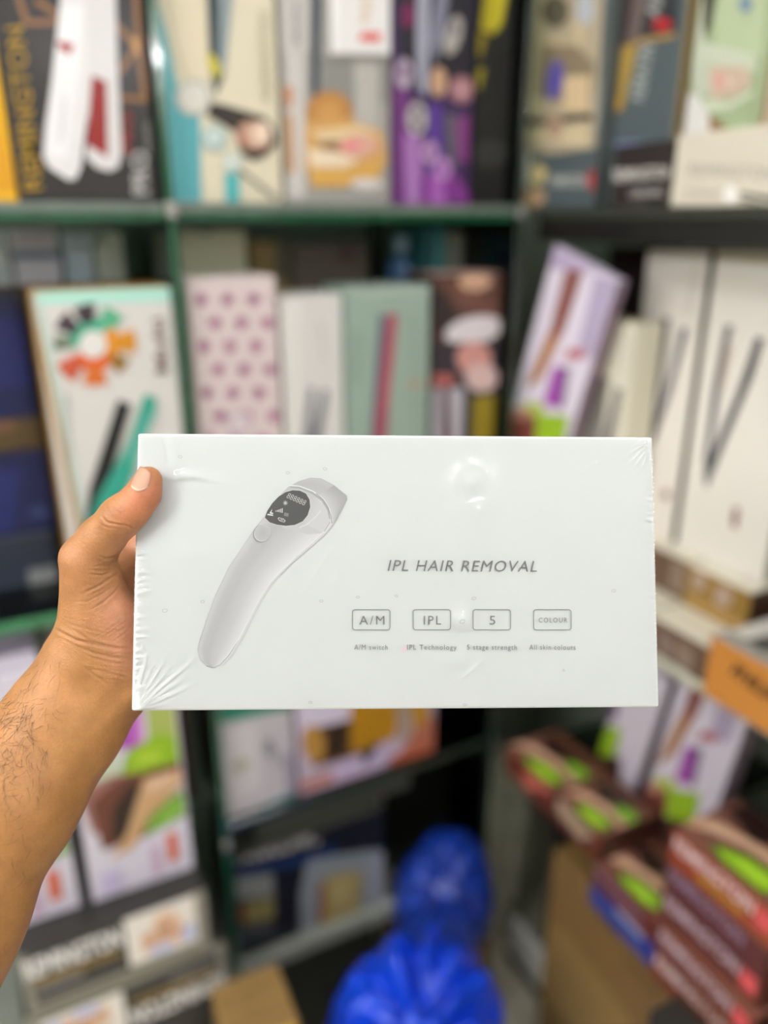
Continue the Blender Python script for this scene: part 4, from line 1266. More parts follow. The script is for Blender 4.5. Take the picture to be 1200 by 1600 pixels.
p.line('b9b9b5', Zs([(722, 285), (690, 315), (640, 370), (612, 420), (570, 470), (520, 545), (450, 650), (392, 772), (350, 885), (318, 985), (312, 1015), (322, 1055), (350, 1085), (392, 1096)]), .7)
p.line('dcdcd8', Zs([(765, 470), (800, 455), (840, 420), (860, 395)]), 2)
scr = Zs([(611, 425), (622, 395), (645, 360), (672, 332), (702, 312), (735, 303), (768, 305), (795, 318), (811, 345), (814, 378), (802, 415), (780, 442), (745, 458), (705, 462), (665, 457), (632, 446)])
p.line('dededb', scr + [scr[0]], 1.6)
p.poly('5a5855', scr)
p.text('888888', 'd9d9d6', Z(706, 336), Z(786, 372), 9.3, -.012, shear=.12)
for i in range(8):
    a = math.pi / 4 * i
    p.line('cfcfcc', [Z(703 + 5 * math.cos(a), 360 + 5 * math.sin(a)), Z(703 + 11 * math.cos(a), 360 + 11 * math.sin(a))], .8)
p.disc('cfcfcc', *Z(703, 360), 1.9)
for i in range(5):
    p.line('e6e6e3', [Z(661 + i * 7, 398 + i * 1.5), Z(661 + i * 7, 394 - i * 2.6)], 1.3)
p.poly('8f8d8a', Zs([(698, 402), (718, 406), (716, 422), (696, 417)]))
p.poly('ededea', Zs([(645, 385), (634, 402), (633, 407), (648, 409), (649, 404), (640, 402)]))
p.poly('ededea', Zs([(624, 408), (648, 412), (648, 418), (622, 414)]))
p.poly('dededb', Zs([(673, 424), (696, 430), (704, 440), (698, 447), (676, 440), (669, 430)]))
p.poly('5a5855', Zs([(676, 427), (694, 432), (700, 440), (696, 444), (678, 437), (673, 431)]))
p.poly('bfbfbc', Zs([(680, 430), (692, 434), (696, 439), (682, 436)]))
p.disc('9a9a96', *Z(597, 497), 14.4, 13.2, -50)
p.disc('d5d5d2', *Z(600, 495), 13.4, 12.6, -50)
p.disc('b9b9b5', *Z(601, 494), 12.6, 12.2, -50, edge='c4c4c0')
# lettering
INKC = '7f7f7c'
p.text('IPL HAIR REMOVAL', INKC, (605.5, 892), (838, 893.5), 18.2, -.004, shear=.22, space=1.12)
for cxb, s, hb, wd in ((580, 'A/M', 14.5, 39), (674.5, 'IPL', 14.5, 27), (768, '5', 14.5, 9), (862.5, 'COLOUR', 7.8, 44.5)):
    x0, x1, y0, y1, r = cxb - 29.2, cxb + 29.2, 952.5, 984, 4
    pts = []
    for (cx_, cy_, a0) in ((x1 - r, y0 + r, -90), (x1 - r, y1 - r, 0), (x0 + r, y1 - r, 90), (x0 + r, y0 + r, 180)):
        for k in range(5):
            a = math.radians(a0 + k * 22.5); pts.append((cx_ + r * math.cos(a), cy_ + r * math.sin(a)))
    pts.append(pts[0])
    p.line('8e8e8b', pts, 1.15)
    p.text(s, '858582', (cxb - wd / 2 + 1, 968.5 + hb / 2), (cxb + wd / 2 + 1, 968.5 + hb / 2), hb, -.004, space=1.25)
for x0, x1, s in ((553.5, 605.5, 'A/M switch'), (636, 713, 'IPL Technology'), (729.5, 807, '5 stage strength'), (826.5, 898.5, 'All skin colours')):
    p.text(s, '878784', (x0, 1014.7), (x1, 1015), 8.2, 0.0, space=1.2)
# vent holes of the wrapping film and a pink fleck
for (x, y, rx, rot) in ((258, 954, 4.2, -10), (317, 940, 3, 0), (559, 933, 2.6, 0), (502, 939, 2.8, 0), (740, 935, 3.4, -8), (722, 971, 4.2, -20), (958, 923, 3.2, -10), (450, 739, 3, 0), (508, 733, 3, 10), (282, 714, 3, 10), (485, 1097, 2.6, 0), (726, 1101, 2.6, 0), (619, 931, 2.4, 20), (880, 1047, 1.8, 50)):
    p.ring('b4b5b0', x, y, rx, rx * .62, .7, rot, 16)
p.disc('efd0dc', 632, 1014, 3.6, 3)
p.done()
lin = lin_

# shrink wrap: a thin film over the front, puckered along its edges
def film_material():
    m = bpy.data.materials.new('shrink_film'); m.use_nodes = True
    nt = m.node_tree; N, L = nt.nodes, nt.links
    N.clear()
    out = N.new('ShaderNodeOutputMaterial')
    tr = N.new('ShaderNodeBsdfTransparent'); tr.inputs[0].default_value = (.985, .988, .985, 1)
    gl = N.new('ShaderNodeBsdfGlossy'); gl.inputs['Roughness'].default_value = .05
    fr = N.new('ShaderNodeFresnel'); fr.inputs['IOR'].default_value = 1.42
    tc = N.new('ShaderNodeTexCoord'); nz = N.new('ShaderNodeTexNoise'); nz.inputs['Scale'].default_value = 55; nz.inputs['Detail'].default_value = 5
    L.new(tc.outputs['Object'], nz.inputs['Vector'])
    bp = N.new('ShaderNodeBump'); bp.inputs['Strength'].default_value = .05; bp.inputs['Distance'].default_value = .002
    L.new(nz.outputs['Fac'], bp.inputs['Height']); L.new(bp.outputs['Normal'], gl.inputs['Normal'])
    mx = N.new('ShaderNodeMixShader')
    L.new(fr.outputs[0], mx.inputs[0]); L.new(tr.outputs[0], mx.inputs[1]); L.new(gl.outputs[0], mx.inputs[2]); L.new(mx.outputs[0], out.inputs[0])
    return m
FILM = film_material()
def face_uv(px, py):
    r = ray(px, py); t = ((P_['BL'] - CAM) @ bn) / (r @ bn); d = CAM + r * t - P_['BL']
    return np.array([d @ bx1, d @ bx2])
NX, NY = 680, 356
gx, gy = np.meshgrid(np.linspace(.0003, BW - .0003, NX), np.linspace(.0003, BH - .0003, NY), indexing='ij')
hz = np.zeros_like(gx)
def ridge(pts, wd, amp, taper=True):
    """raised crease along a polyline given in face metres"""
    global hz
    pts = [np.array(a) for a in pts]
    q_ = np.array(pts); m_ = 3.2 * wd
    i0, i1 = [int(np.clip((q_[:, 0].min() - m_) / BW * NX, 0, NX)), int(np.clip((q_[:, 0].max() + m_) / BW * NX + 2, 0, NX))]
    j0, j1 = [int(np.clip((q_[:, 1].min() - m_) / BH * NY, 0, NY)), int(np.clip((q_[:, 1].max() + m_) / BH * NY + 2, 0, NY))]
    X_, Y_ = gx[i0:i1, j0:j1], gy[i0:i1, j0:j1]
    if X_.size == 0: return
    tot = sum(np.linalg.norm(pts[i + 1] - pts[i]) for i in range(len(pts) - 1)); acc = 0
    best = np.full(X_.shape, 1e9); tt = np.zeros(X_.shape)
    for i in range(len(pts) - 1):
        a, b = pts[i], pts[i + 1]; d = b - a; l2 = d @ d
        t = np.clip(((X_ - a[0]) * d[0] + (Y_ - a[1]) * d[1]) / l2, 0, 1)
        dd = np.hypot(X_ - a[0] - t * d[0], Y_ - a[1] - t * d[1])
        m = dd < best; best = np.where(m, dd, best); tt = np.where(m, (acc + t * math.sqrt(l2)) / tot, tt)
        acc += math.sqrt(l2)
    k = np.exp(-(best / wd) ** 2) * amp
    if taper: k *= np.clip(1 - tt, 0, 1) ** .8
    hz[i0:i1, j0:j1] += k
for i in range(46):      # short puckers along the left edge
    y = BH * (.04 + .66 * i / 46 + rng.uniform(-.006, .006)); L_ = rng.uniform(.003, .009)
    ridge([(0, y), (L_ * .6, y + rng.uniform(-.0006, .001)), (L_, y + rng.uniform(-.0012, .0025))], .0006, rng.uniform(.0002, .0005))
for i in range(62):      # and along the right edge
    y = BH * (.06 + .92 * i / 62 + rng.uniform(-.005, .005)); L_ = rng.uniform(.002, .006)
    ridge([(BW, y), (BW - L_, y + rng.uniform(.0002, .0016))], .0006, rng.uniform(.0002, .00045))
for a, L_ in ((14, .020), (24, .034), (33, .030), (41, .042), (50, .026), (59, .030), (68, .022), (77, .03)):     # fans from the corners
    a = math.radians(a); ridge([(0, 0), (L_ * math.cos(a), L_ * math.sin(a))], .0009, .0006)
for a, L_ in ((20, .014), (32, .02), (44, .022), (55, .020), (66, .018), (78, .014)):
    a = math.radians(a); ridge([(BW, BH), (BW - L_ * math.cos(a), BH - L_ * math.sin(a))], .0008, .00045)
for k in range(4):       # bulging folds above the thumb
    ridge([face_uv(252 + k * 4.5, 680), face_uv(262 + k * 3, 704), face_uv(264 + k * 3, 726), face_uv(256 + k * 3, 748)], .00045, .00016, False)
ridge([face_uv(276, 744), face_uv(296, 740), face_uv(330, 744)], .0022, .00042, True)
ridge([face_uv(290, 739), face_uv(335, 748), face_uv(385, 757)], .0014, .00022, True)
for (x, y, wd, am) in ((722, 968, .0045, .0006), (715, 1030, .004, .00028), (735, 752, .004, .00035), (748, 795, .0035, .00018), (860, 1072, .006, .0002), (300, 860, .008, .0002)):
    c = face_uv(x, y); hz += am * np.exp(-((gx - c[0]) ** 2 + (gy - c[1]) ** 2) / wd ** 2)
ridge([face_uv(745, 1037), face_uv(728, 1052), face_uv(700, 1072)], .0012, .00022, True)
ridge([face_uv(510, 860), face_uv(490, 900), face_uv(478, 925)], .001, .00015, True)
ridge([face_uv(930, 722), face_uv(915, 730)], .0007, .0002, False)
for k in range(26):      # faint random wrinkles
    c = np.array([rng.uniform(.02, BW - .02), rng.uniform(.01, BH - .01)]); a = rng.uniform(0, 3.14); L_ = rng.uniform(.004, .02)
    ridge([c, c + L_ * np.array([math.cos(a), math.sin(a)])], rng.uniform(.0008, .002), rng.uniform(.00003, .00009))
edge = np.minimum(np.minimum(gx, BW - gx), np.minimum(gy, BH - gy))
hz = hz * np.clip(edge / .0012, 0, 1) ** .5
ys = -(.0010 + hz)
V = np.stack([gx, ys, gy], -1).reshape(-1, 3)
idx = np.arange(NX * NY).reshape(NX, NY)
Fq = np.stack([idx[:-1, :-1], idx[1:, :-1], idx[1:, 1:], idx[:-1, 1:]], -1).reshape(-1, 4)
mesh_obj('shrink_wrap', V, Fq, FILM, held, True)

# ================================================================== the left hand and forearm holding the box
def cpt(px, py, d):      # point in camera-aligned millimetres (x right, y up, z towards the camera)
    return np.array([(px - 600) / FPX * d, (800 - py) / FPX * d, -d]) * 1000
def cam_to_world(P):
    P = np.asarray(P) / 1000.0
    return CAM + P[:, :1] * RIGHT + P[:, 1:2] * UPV - P[:, 2:3] * FWD
bnc = np.array([bn @ RIGHT, bn @ UPV, -(bn @ FWD)])     # box front normal in that frame
b0c = (P_['BL'] - CAM); b0c = np.array([b0c @ RIGHT, b0c @ UPV, -(b0c @ FWD)]) * 1000
b1c = np.array([bx1 @ RIGHT, bx1 @ UPV, -(bx1 @ FWD)])
def box_depth(px, py):   # depth of the box's front plane at a pixel
    r = np.array([(px - 600) / FPX, (800 - py) / FPX, -1.0]); t = (b0c @ bnc) / (r @ bnc); return t / 1000
def onbox(px, py, off):  # pixel at a given height (mm) in front of the box plane
    r = np.array([(px - 600) / FPX, (800 - py) / FPX, -1.0]); t = (b0c @ bnc + off) / (r @ bnc); return r * t

def J(px, py, off): return onbox(px, py, off)
# (a, b, radius a, radius b, blend)
T_tip, T_pad, T_mid, T_ip = J(232, 750, 8.6), J(224, 772, 9.2), J(206, 794, 8.2), J(189, 808, 6.0)
T_px, T_mcp = J(158, 842, -1.0), J(138, 874, -7.0)
W1, W2 = J(128, 1040, -28), J(180, 1064, -33)
prims = [
    (T_tip, T_pad, 6.9, 8.3, 3), (T_pad, T_mid, 8.3, 9.2, 3), (T_mid, T_ip, 9.2, 10.2, 3), (T_ip, T_px, 10.0, 10.6, 4), (T_px, T_mcp, 10.6, 12.4, 5),
    (T_mcp, J(142, 915, -14), 12.4, 13.2, 6), (J(142, 915, -14), J(148, 965, -20), 13.2, 16.0, 8), (J(148, 965, -20), J(146, 1010, -25), 16.0, 18.0, 9),
    (J(146, 1010, -25), W1, 18.0, 19.5, 9),
    (J(119, 872, -4), J(126, 880, -6), 6.6, 7.5, 5),
    # thenar pad and heel of the palm
    (J(163, 915, -17), J(176, 965, -21), 8.5, 12.5, 7), (J(176, 965, -21), J(183, 1020, -27), 12.5, 14.5, 8), (J(183, 1020, -27), W2, 14.5, 18, 9),
    # palm behind the box
    (J(178, 900, -46), J(212, 1030, -44), 11.0, 13.0, 8), (J(150, 950, -34), J(222, 990, -64), 12, 11, 9), (J(205, 880, -60), J(240, 1020, -62), 8.8, 9.5, 8),
    (J(146, 905, -30), J(196, 872, -58), 9.0, 8.4, 7),
    (W2, J(222, 1040, -52), 17, 11, 9), 
    # forearm
    (W1, J(92, 1118, -30), 19.5, 25.5, 10), (W2, J(118, 1135, -34), 18.5, 25.0, 10), (J(92, 1118, -30), J(14, 1240, -22), 26.0, 33.0, 10),
    (J(118, 1135, -34), J(24, 1250, -26), 23.5, 31.5, 10),
    (J(14, 1240, -22), J(-92, 1432, -12), 33.0, 38.0, 12), (J(-92, 1432, -12), J(-200, 1660, 0), 38.0, 43.0, 12),
]
# fingers on the back of the box: knuckle, middle joint, end joint, tip
BK = -(BD * 1000)
fingers = [((208, 872), (262, 812), (330, 775), (372, 752), 9.2, 7.4), ((226, 910), (300, 862), (372, 822), (420, 800), 9.4, 7.5),
           ((236, 955), (310, 918), (380, 886), (424, 868), 9.0, 7.1), ((242, 1000), (300, 972), (350, 950), (384, 936), 8.0, 6.3)]
fing_prims = []
for a, b, c, e, r0, r1 in fingers:
    offs = (BK - 15, BK - 14.5, BK - 10.5, BK - 7.6)
    js = [J(*p_, o_) for p_, o_ in zip((a, b, c, e), offs)]
    rr = (r0 + .6, r0, (r0 + r1) / 2, r1)
    for i in range(3): fing_prims.append((js[i], js[i + 1], rr[i], rr[i + 1], 2.5))
def sdf_list(X, plist, d0=None):
    d = np.full(X.shape[0], 1e3, np.float32) if d0 is None else d0
    for a, b, ra, rb, k in plist:
        ba = (b - a).astype(np.float32); pa = X - a.astype(np.float32)
        h = np.clip(pa @ ba / (ba @ ba), 0, 1)
        e = np.sqrt(((pa - h[:, None] * ba) ** 2).sum(1)) - (ra + (rb - ra) * h)
        m = np.clip(.5 + .5 * (d - e) / k, 0, 1)
        d = d * (1 - m) + e * m - k * m * (1 - m)
    return d
def seg_d(X, a, b):
    ba = (b - a).astype(np.float32); pa = X - a.astype(np.float32); h = np.clip(pa @ ba / (ba @ ba), 0, 1)
    return np.sqrt(((pa - h[:, None] * ba) ** 2).sum(1)), h
def hand_sdf(X):
    X = X.astype(np.float32)
    d = sdf_list(X, prims)
    for k in range(4):       # each finger joins the palm but stays apart from its neighbours
        e = sdf_list(X, fing_prims[3 * k:3 * k + 3])
        kk = 3.0; m = np.clip(.5 + .5 * (d - e) / kk, 0, 1); d = d * (1 - m) + e * m - kk * m * (1 - m)
    # soft furrows: thumb crease against the palm, tendons of the wrist
    for a, b, w, am in ((J(190, 872, -2), J(170, 880, -6), 3.5, 1.2),
                        (J(150, 1150, -2), J(190, 1085, -12), 5.5, 3.4), (J(205, 1090, -14), J(160, 1150, -8), 4, -1.2)):
        s, h = seg_d(X, a, b); d = d + am * np.exp(-(s / w) ** 2)
    # keep clear of the box: front plane, left side and back
    u = (X - b0c.astype(np.float32)) @ b1c.astype(np.float32)
    n = (X - b0c.astype(np.float32)) @ bnc.astype(np.float32)
    inside = np.minimum(np.minimum(u + .25, 1.6 - n), n + BD * 1000 + .4)    # >0 inside the (grown) box slab
    b2c = np.cross(bnc, b1c)
    v = (X - b0c.astype(np.float32)) @ b2c.astype(np.float32)
    inside = np.minimum(inside, np.minimum(v + 2, BH * 1000 - v))
    return np.maximum(d, inside)
# surface nets on a regular grid
allp = np.array([p_[0] for p_ in prims + fing_prims] + [p_[1] for p_ in prims + fing_prims]); 
lo = allp.min(0) - 26; hi = allp.max(0) + 26
lo[1] = allp[:, 1].min() - 46; lo[0] = allp[:, 0].min() - 46; lo[2] -= 14; hi[2] += 14
VOX = 1.45
n3 = np.ceil((hi - lo) / VOX).astype(int)
ax_ = [lo[i] + VOX * np.arange(n3[i]) for i in range(3)]
field = np.empty(n3, np.float32)
yy, zz = np.meshgrid(ax_[1], ax_[2], indexing='ij')
def coarse_skip():
    return None
for i0 in range(0, n3[0], 16):
    xs = ax_[0][i0:i0 + 16]
    G = np.stack(np.meshgrid(xs, ax_[1], ax_[2], indexing='ij'), -1).reshape(-1, 3).astype(np.float32)
    # evaluate exactly only near the figure
    rough = np.full(G.shape[0], 1e3, np.float32)
    cs = G[::1]
    field[i0:i0 + 16] = hand_sdf(cs).reshape(len(xs), n3[1], n3[2])
def surface_nets(f, lo, vox):
    s = f < 0
    nx, ny, nz = f.shape
    cnt = np.zeros((nx - 1, ny - 1, nz - 1), np.int8)
    for a in (0, 1):
        for b in (0, 1):
            for c in (0, 1):
                cnt += s[a:nx - 1 + a, b:ny - 1 + b, c:nz - 1 + c]
    act = (cnt > 0) & (cnt < 8)
    ci = np.argwhere(act)
    idm = -np.ones(act.shape, np.int64); idm[act] = np.arange(len(ci))
    acc = np.zeros((len(ci), 3)); num = np.zeros(len(ci))
    corners = [(a, b, c) for a in (0, 1) for b in (0, 1) for c in (0, 1)]
    for p0 in corners:
        for axq in range(3):
            if p0[axq] == 1: continue
            p1 = list(p0); p1[axq] = 1
            fa = f[ci[:, 0] + p0[0], ci[:, 1] + p0[1], ci[:, 2] + p0[2]]; fb = f[ci[:, 0] + p1[0], ci[:, 1] + p1[1], ci[:, 2] + p1[2]]
            m = (fa < 0) != (fb < 0)
            t = np.where(m, fa / np.where(m, fa - fb, 1), 0)
            pos = np.array(p0, float)[None] + np.zeros((len(ci), 3)); pos[:, axq] = t
            acc[m] += pos[m]; num[m] += 1
    V = lo + vox * (ci + acc / num[:, None])
    Q = []
    for axq in range(3):
        sl0 = [slice(None)] * 3; sl1 = [slice(None)] * 3
        sl0[axq] = slice(0, -1); sl1[axq] = slice(1, None)
        a, b = s[tuple(sl0)], s[tuple(sl1)]
        e = np.argwhere(a != b)
        o1, o2 = [(axq + 1) % 3, (axq + 2) % 3]
        ok = (e[:, o1] > 0) & (e[:, o2] > 0) & (e[:, o1] < f.shape[o1] - 1) & (e[:, o2] < f.shape[o2] - 1)
        e = e[ok]
        def cell(d1, d2):
            c = e.copy(); c[:, o1] -= d1; c[:, o2] -= d2
            return idm[c[:, 0], c[:, 1], c[:, 2]]
        q_ = np.stack([cell(1, 1), cell(0, 1), cell(0, 0), cell(1, 0)], 1)
        flip = ~a[e[:, 0], e[:, 1], e[:, 2]]
        q_[flip] = q_[flip][:, ::-1]
        Q.append(q_)
    return V, np.concatenate(Q)
HV, HQ = surface_nets(field, lo, VOX)
# one level of subdivision for the creases
tmp = bpy.data.meshes.new('tmp_hand')
tmp.from_pydata(HV.tolist(), [], HQ.tolist())
to = bpy.data.objects.new('tmp_hand', tmp); COL.objects.link(to)
sm = to.modifiers.new('s', 'SMOOTH'); sm.factor = .5; sm.iterations = 5
sb = to.modifiers.new('d', 'SUBSURF'); sb.levels = 1; sb.render_levels = 1
dg = bpy.context.evaluated_depsgraph_get()
hm = bpy.data.meshes.new_from_object(to.evaluated_get(dg))
bpy.data.objects.remove(to); bpy.data.meshes.remove(tmp)
nV = len(hm.vertices)
co = np.empty(nV * 3); hm.vertices.foreach_get('co', co); co = co.reshape(-1, 3)
no = np.empty(nV * 3); hm.vertices.foreach_get('normal', no); no = no.reshape(-1, 3)
pxy = np.stack([600 + FPX * co[:, 0] / -co[:, 2], 800 - FPX * co[:, 1] / -co[:, 2]], 1)
fac = no[:, 2] > -.1
z6 = lambda *pts: [(x / 5, 820 + y / 5) for x, y in pts]
z5 = lambda *pts: [(x / 3.6375, 680 + y / 3.6375) for x, y in pts]
creases = [   # picture polyline, half width px, depth mm
    (z6((440, 820), (490, 850), (600, 905), (700, 925), (850, 960), (1020, 970)), 2.2, .75), (z6((590, 830), (690, 900), (780, 930), (900, 955)), 1.8, .5),
    (z6((480, 880), (600, 950), (720, 1000), (860, 1035), (1010, 1050)), 1.9, .45), (z6((520, 930), (700, 1030), (850, 1075), (990, 1090)), 1.6, .32),
    (z6((640, 1110), (720, 1160), (830, 1240)), 1.8, .45), (z6((690, 1130), (850, 1160), (1000, 1195)), 1.8, .45), (z6((600, 1100), (760, 1130), (900, 1140), (1000, 1160)), 1.4, .3),
    (z6((640, 540), (770, 480), (880, 405), (945, 370)), 1.8, .5), (z6((690, 672), (800, 612), (900, 525), (950, 445), (925, 405), (880, 410)), 1.5, .42), (z6((560, 600), (680, 600), (800, 540), (880, 480)), 1.4, .25),
    (z6((700, 385), (790, 395), (880, 365)), 1.8, .5), (z6((690, 350), (800, 365), (900, 345)), 1.6, .35), (z6((800, 270), (880, 262), (935, 268)), 1.6, .4), (z6((720, 330), (800, 318), (900, 325)), 1.5, .3),
    (z6((830, 862), (930, 790), (1000, 742)), 1.3, .35), (z6((880, 915), (960, 860), (1005, 822)), 1.3, .32), (z6((740, 880), (850, 820), (960, 740)), 1.2, .25),
    (z6((520, 770), (620, 800), (740, 830), (860, 850)), 1.3, .22), (z6((500, 720), (600, 750), (700, 760)), 1.2, .16),
    (z5((575, 455), (605, 495), (660, 505), (720, 515), (775, 540)), 1.5, .5), (z5((625, 375), (640, 415), (675, 440), (700, 462)), 1.3, .4), (z5((600, 400), (625, 450), (660, 478)), 1.3, .35),
    (z5((555, 500), (610, 525), (680, 530)), 1.3, .25), (z5((640, 365), (665, 400), (690, 420)), 1.1, .25), (z5((730, 520), (745, 545), (770, 550)), 1.2, .35), (z5((590, 430), (640, 480), (690, 490)), 1.1, .25),
    (z5((560, 690), (610, 700), (670, 685)), 1.5, .4), (z5((520, 560), (600, 570), (680, 575)), 1.2, .15),
]
for k in range(16):      # many fine lines side by side over the wrist and the heel of the hand
    t_ = k / 15.0; y_ = 955 + 110 * t_; j_ = rng.uniform(-4, 4)
    creases.append(([(104 + 18 * t_ + rng.uniform(0, 30), y_ - 6 + j_), (140 + j_, y_ + 8 + rng.uniform(-3, 3)), (175, y_ + 14 + rng.uniform(-4, 4)), (203, y_ + 12 + rng.uniform(-5, 5))], 1.0, rng.uniform(.10, .24)))
for k in range(12):      # and across the thumb root
    y_ = 840 + 9 * k; x_ = 112 + max(0, 860 - y_) * .6
    creases.append(([(x_ + rng.uniform(0, 14), y_ + rng.uniform(-3, 3)), (x_ + 35, y_ + rng.uniform(-2, 6)), (x_ + 66 + rng.uniform(-10, 6), y_ + rng.uniform(-2, 4))], 1.0, rng.uniform(.06, .14)))
disp = np.zeros(nV)
for pl, hw, dp in creases:
    pl = np.array(pl); best = np.full(nV, 1e9); 
    cand = fac & (pxy[:, 0] > pl[:, 0].min() - 12) & (pxy[:, 0] < pl[:, 0].max() + 12) & (pxy[:, 1] > pl[:, 1].min() - 12) & (pxy[:, 1] < pl[:, 1].max() + 12) & (co[:, 2] > -470)
    ii = np.nonzero(cand)[0]; pp = pxy[ii]; bb = np.full(len(ii), 1e9); tt = np.zeros(len(ii))
    for k in range(len(pl) - 1):
        a, b = pl[k], pl[k + 1]; dv = b - a
        t = np.clip(((pp - a) @ dv) / (dv @ dv), 0, 1); ds = np.hypot(*(pp - a - t[:, None] * dv).T)
        m = ds < bb; bb = np.where(m, ds, bb); tt = np.where(m, (k + t) / (len(pl) - 1), tt)
    ends = np.clip(np.minimum(tt, 1 - tt) * 5 + .25, 0, 1)
    disp[ii] += 1.15 * (-dp * np.exp(-(bb / (.8 * hw)) ** 2) + .4 * dp * np.exp(-((bb - 2.2 * hw) / (1.3 * hw)) ** 2)) * ends
co2 = co + no * disp[:, None]
# nail bed is pressed in a little
nail_poly = np.array(z5((748, 282), (772, 238), (797, 196), (818, 170), (832, 190), (846, 232), (850, 262), (838, 300), (806, 328), (772, 318)))
W_ = cam_to_world(co2)
hm.vertices.foreach_set('co', W_.astype(np.float32).ravel())
hm.polygons.foreach_set('use_smooth', [True] * len(hm.polygons))
# skin tone: redder at the thumb tip and palm, browner on the forearm
def blob(x, y, r): return np.exp(-(((pxy[:, 0] - x) ** 2 + (pxy[:, 1] - y) ** 2) / r ** 2))
tan_, pink, palm = np.array(lin('c6935f')), np.array(lin('c07a58')), np.array(lin('b98160'))
k1 = np.clip(blob(240, 775, 38) + .5 * blob(200, 800, 30), 0, 1)[:, None]
k2 = np.clip(blob(190, 950, 42) + .8 * blob(200, 1010, 40) + blob(200, 850, 25) + .4 * blob(120, 870, 40), 0, 1)[:, None]
arm = np.clip((pxy[:, 1] - 1000) / 160, 0, 1)[:, None]
cc = np.array(lin('ad7b4c')) * (1 - arm) + np.array(lin('ae7c49')) * arm
cc = cc * (1 - k2) + palm * k2; cc = cc * (1 - k1) + pink * k1
ca = hm.color_attributes.new('Col', 'FLOAT_COLOR', 'POINT')
ca.data.foreach_set('color', np.concatenate([cc, np.ones((nV, 1))], 1).astype(np.float32).ravel())
def skin_material():
    m, nt, b = nodes_mat('skin')
    N, L = nt.nodes, nt.links
    a = N.new('ShaderNodeVertexColor'); a.layer_name = 'Col'
    tc = N.new('ShaderNodeTexCoord')
    nz = N.new('ShaderNodeTexNoise'); nz.inputs['Scale'].default_value = 90; nz.inputs['Detail'].default_value = 6
    n2 = N.new('ShaderNodeTexNoise'); n2.inputs['Scale'].default_value = 700; n2.inputs['Detail'].default_value = 3
    vo = N.new('ShaderNodeTexVoronoi'); vo.inputs['Scale'].default_value = 1100
    for q_ in (nz, n2, vo): L.new(tc.outputs['Object'], q_.inputs['Vector'])
    rp = N.new('ShaderNodeValToRGB')
    rp.color_ramp.elements[0].position = .3; rp.color_ramp.elements[0].color = (.80, .76, .74, 1)
    rp.color_ramp.elements[1].position = .7; rp.color_ramp.elements[1].color = (1.08, 1.06, 1.04, 1)
    L.new(nz.outputs['Fac'], rp.inputs['Fac'])
    r2 = N.new('ShaderNodeValToRGB')
    r2.color_ramp.elements[0].position = .3; r2.color_ramp.elements[0].color = (.90, .88, .87, 1)
    r2.color_ramp.elements[1].position = .7; r2.color_ramp.elements[1].color = (1.04, 1.03, 1.03, 1)
    L.new(n2.outputs['Fac'], r2.inputs['Fac'])
    m1 = N.new('ShaderNodeMixRGB'); m1.blend_type = 'MULTIPLY'; m1.inputs[0].default_value = .8
    m2 = N.new('ShaderNodeMixRGB'); m2.blend_type = 'MULTIPLY'; m2.inputs[0].default_value = .7
    L.new(a.outputs['Color'], m1.inputs[1]); L.new(rp.outputs['Color'], m1.inputs[2])
    L.new(m1.outputs[0], m2.inputs[1]); L.new(r2.outputs['Color'], m2.inputs[2])
    L.new(m2.outputs[0], b.inputs['Base Color'])
    b.inputs['Roughness'].default_value = .48
    b.inputs['Specular IOR Level'].default_value = .4
    b.inputs['Subsurface Weight'].default_value = .12
    b.inputs['Subsurface Radius'].default_value = (1.0, .35, .2)
    b.inputs['Subsurface Scale'].default_value = .003
    ad = N.new('ShaderNodeMath'); ad.operation = 'ADD'
    L.new(n2.outputs['Fac'], ad.inputs[0]); L.new(vo.outputs['Distance'], ad.inputs[1])
    bp = N.new('ShaderNodeBump'); bp.inputs['Strength'].default_value = .25; bp.inputs['Distance'].default_value = .0005
    L.new(ad.outputs[0], bp.inputs['Height']); L.new(bp.outputs['Normal'], b.inputs['Normal'])
    return m
SKIN = skin_material()
hm.materials.clear(); hm.materials.append(SKIN)
hm.name = 'person'
hand = bpy.data.objects.new('person', hm); COL.objects.link(hand)
tag(hand, 'bare left forearm and hand gripping the white box by its left edge', 'person')

def cast(px, py, tmax=520, t0=300):
    """first point of the hand along the lines of sight (sphere tracing)"""
    px, py = np.asarray(px, float), np.asarray(py, float)
    r = np.stack([(px - 600) / FPX, (800 - py) / FPX, -np.ones_like(px)], 1); ln = np.linalg.norm(r, axis=1); 
    t = np.full(len(px), float(t0))
    for _ in range(70):
        d = hand_sdf(r * t[:, None]); t = t + np.clip(d, -2, 20) / ln * .8
    P = r * t[:, None]
    e = .6; g = np.stack([hand_sdf(P + np.eye(3)[i] * e) - hand_sdf(P - np.eye(3)[i] * e) for i in range(3)], 1)
    g /= np.linalg.norm(g, axis=1)[:, None] + 1e-9
    return P, g, np.abs(hand_sdf(P)) < .6
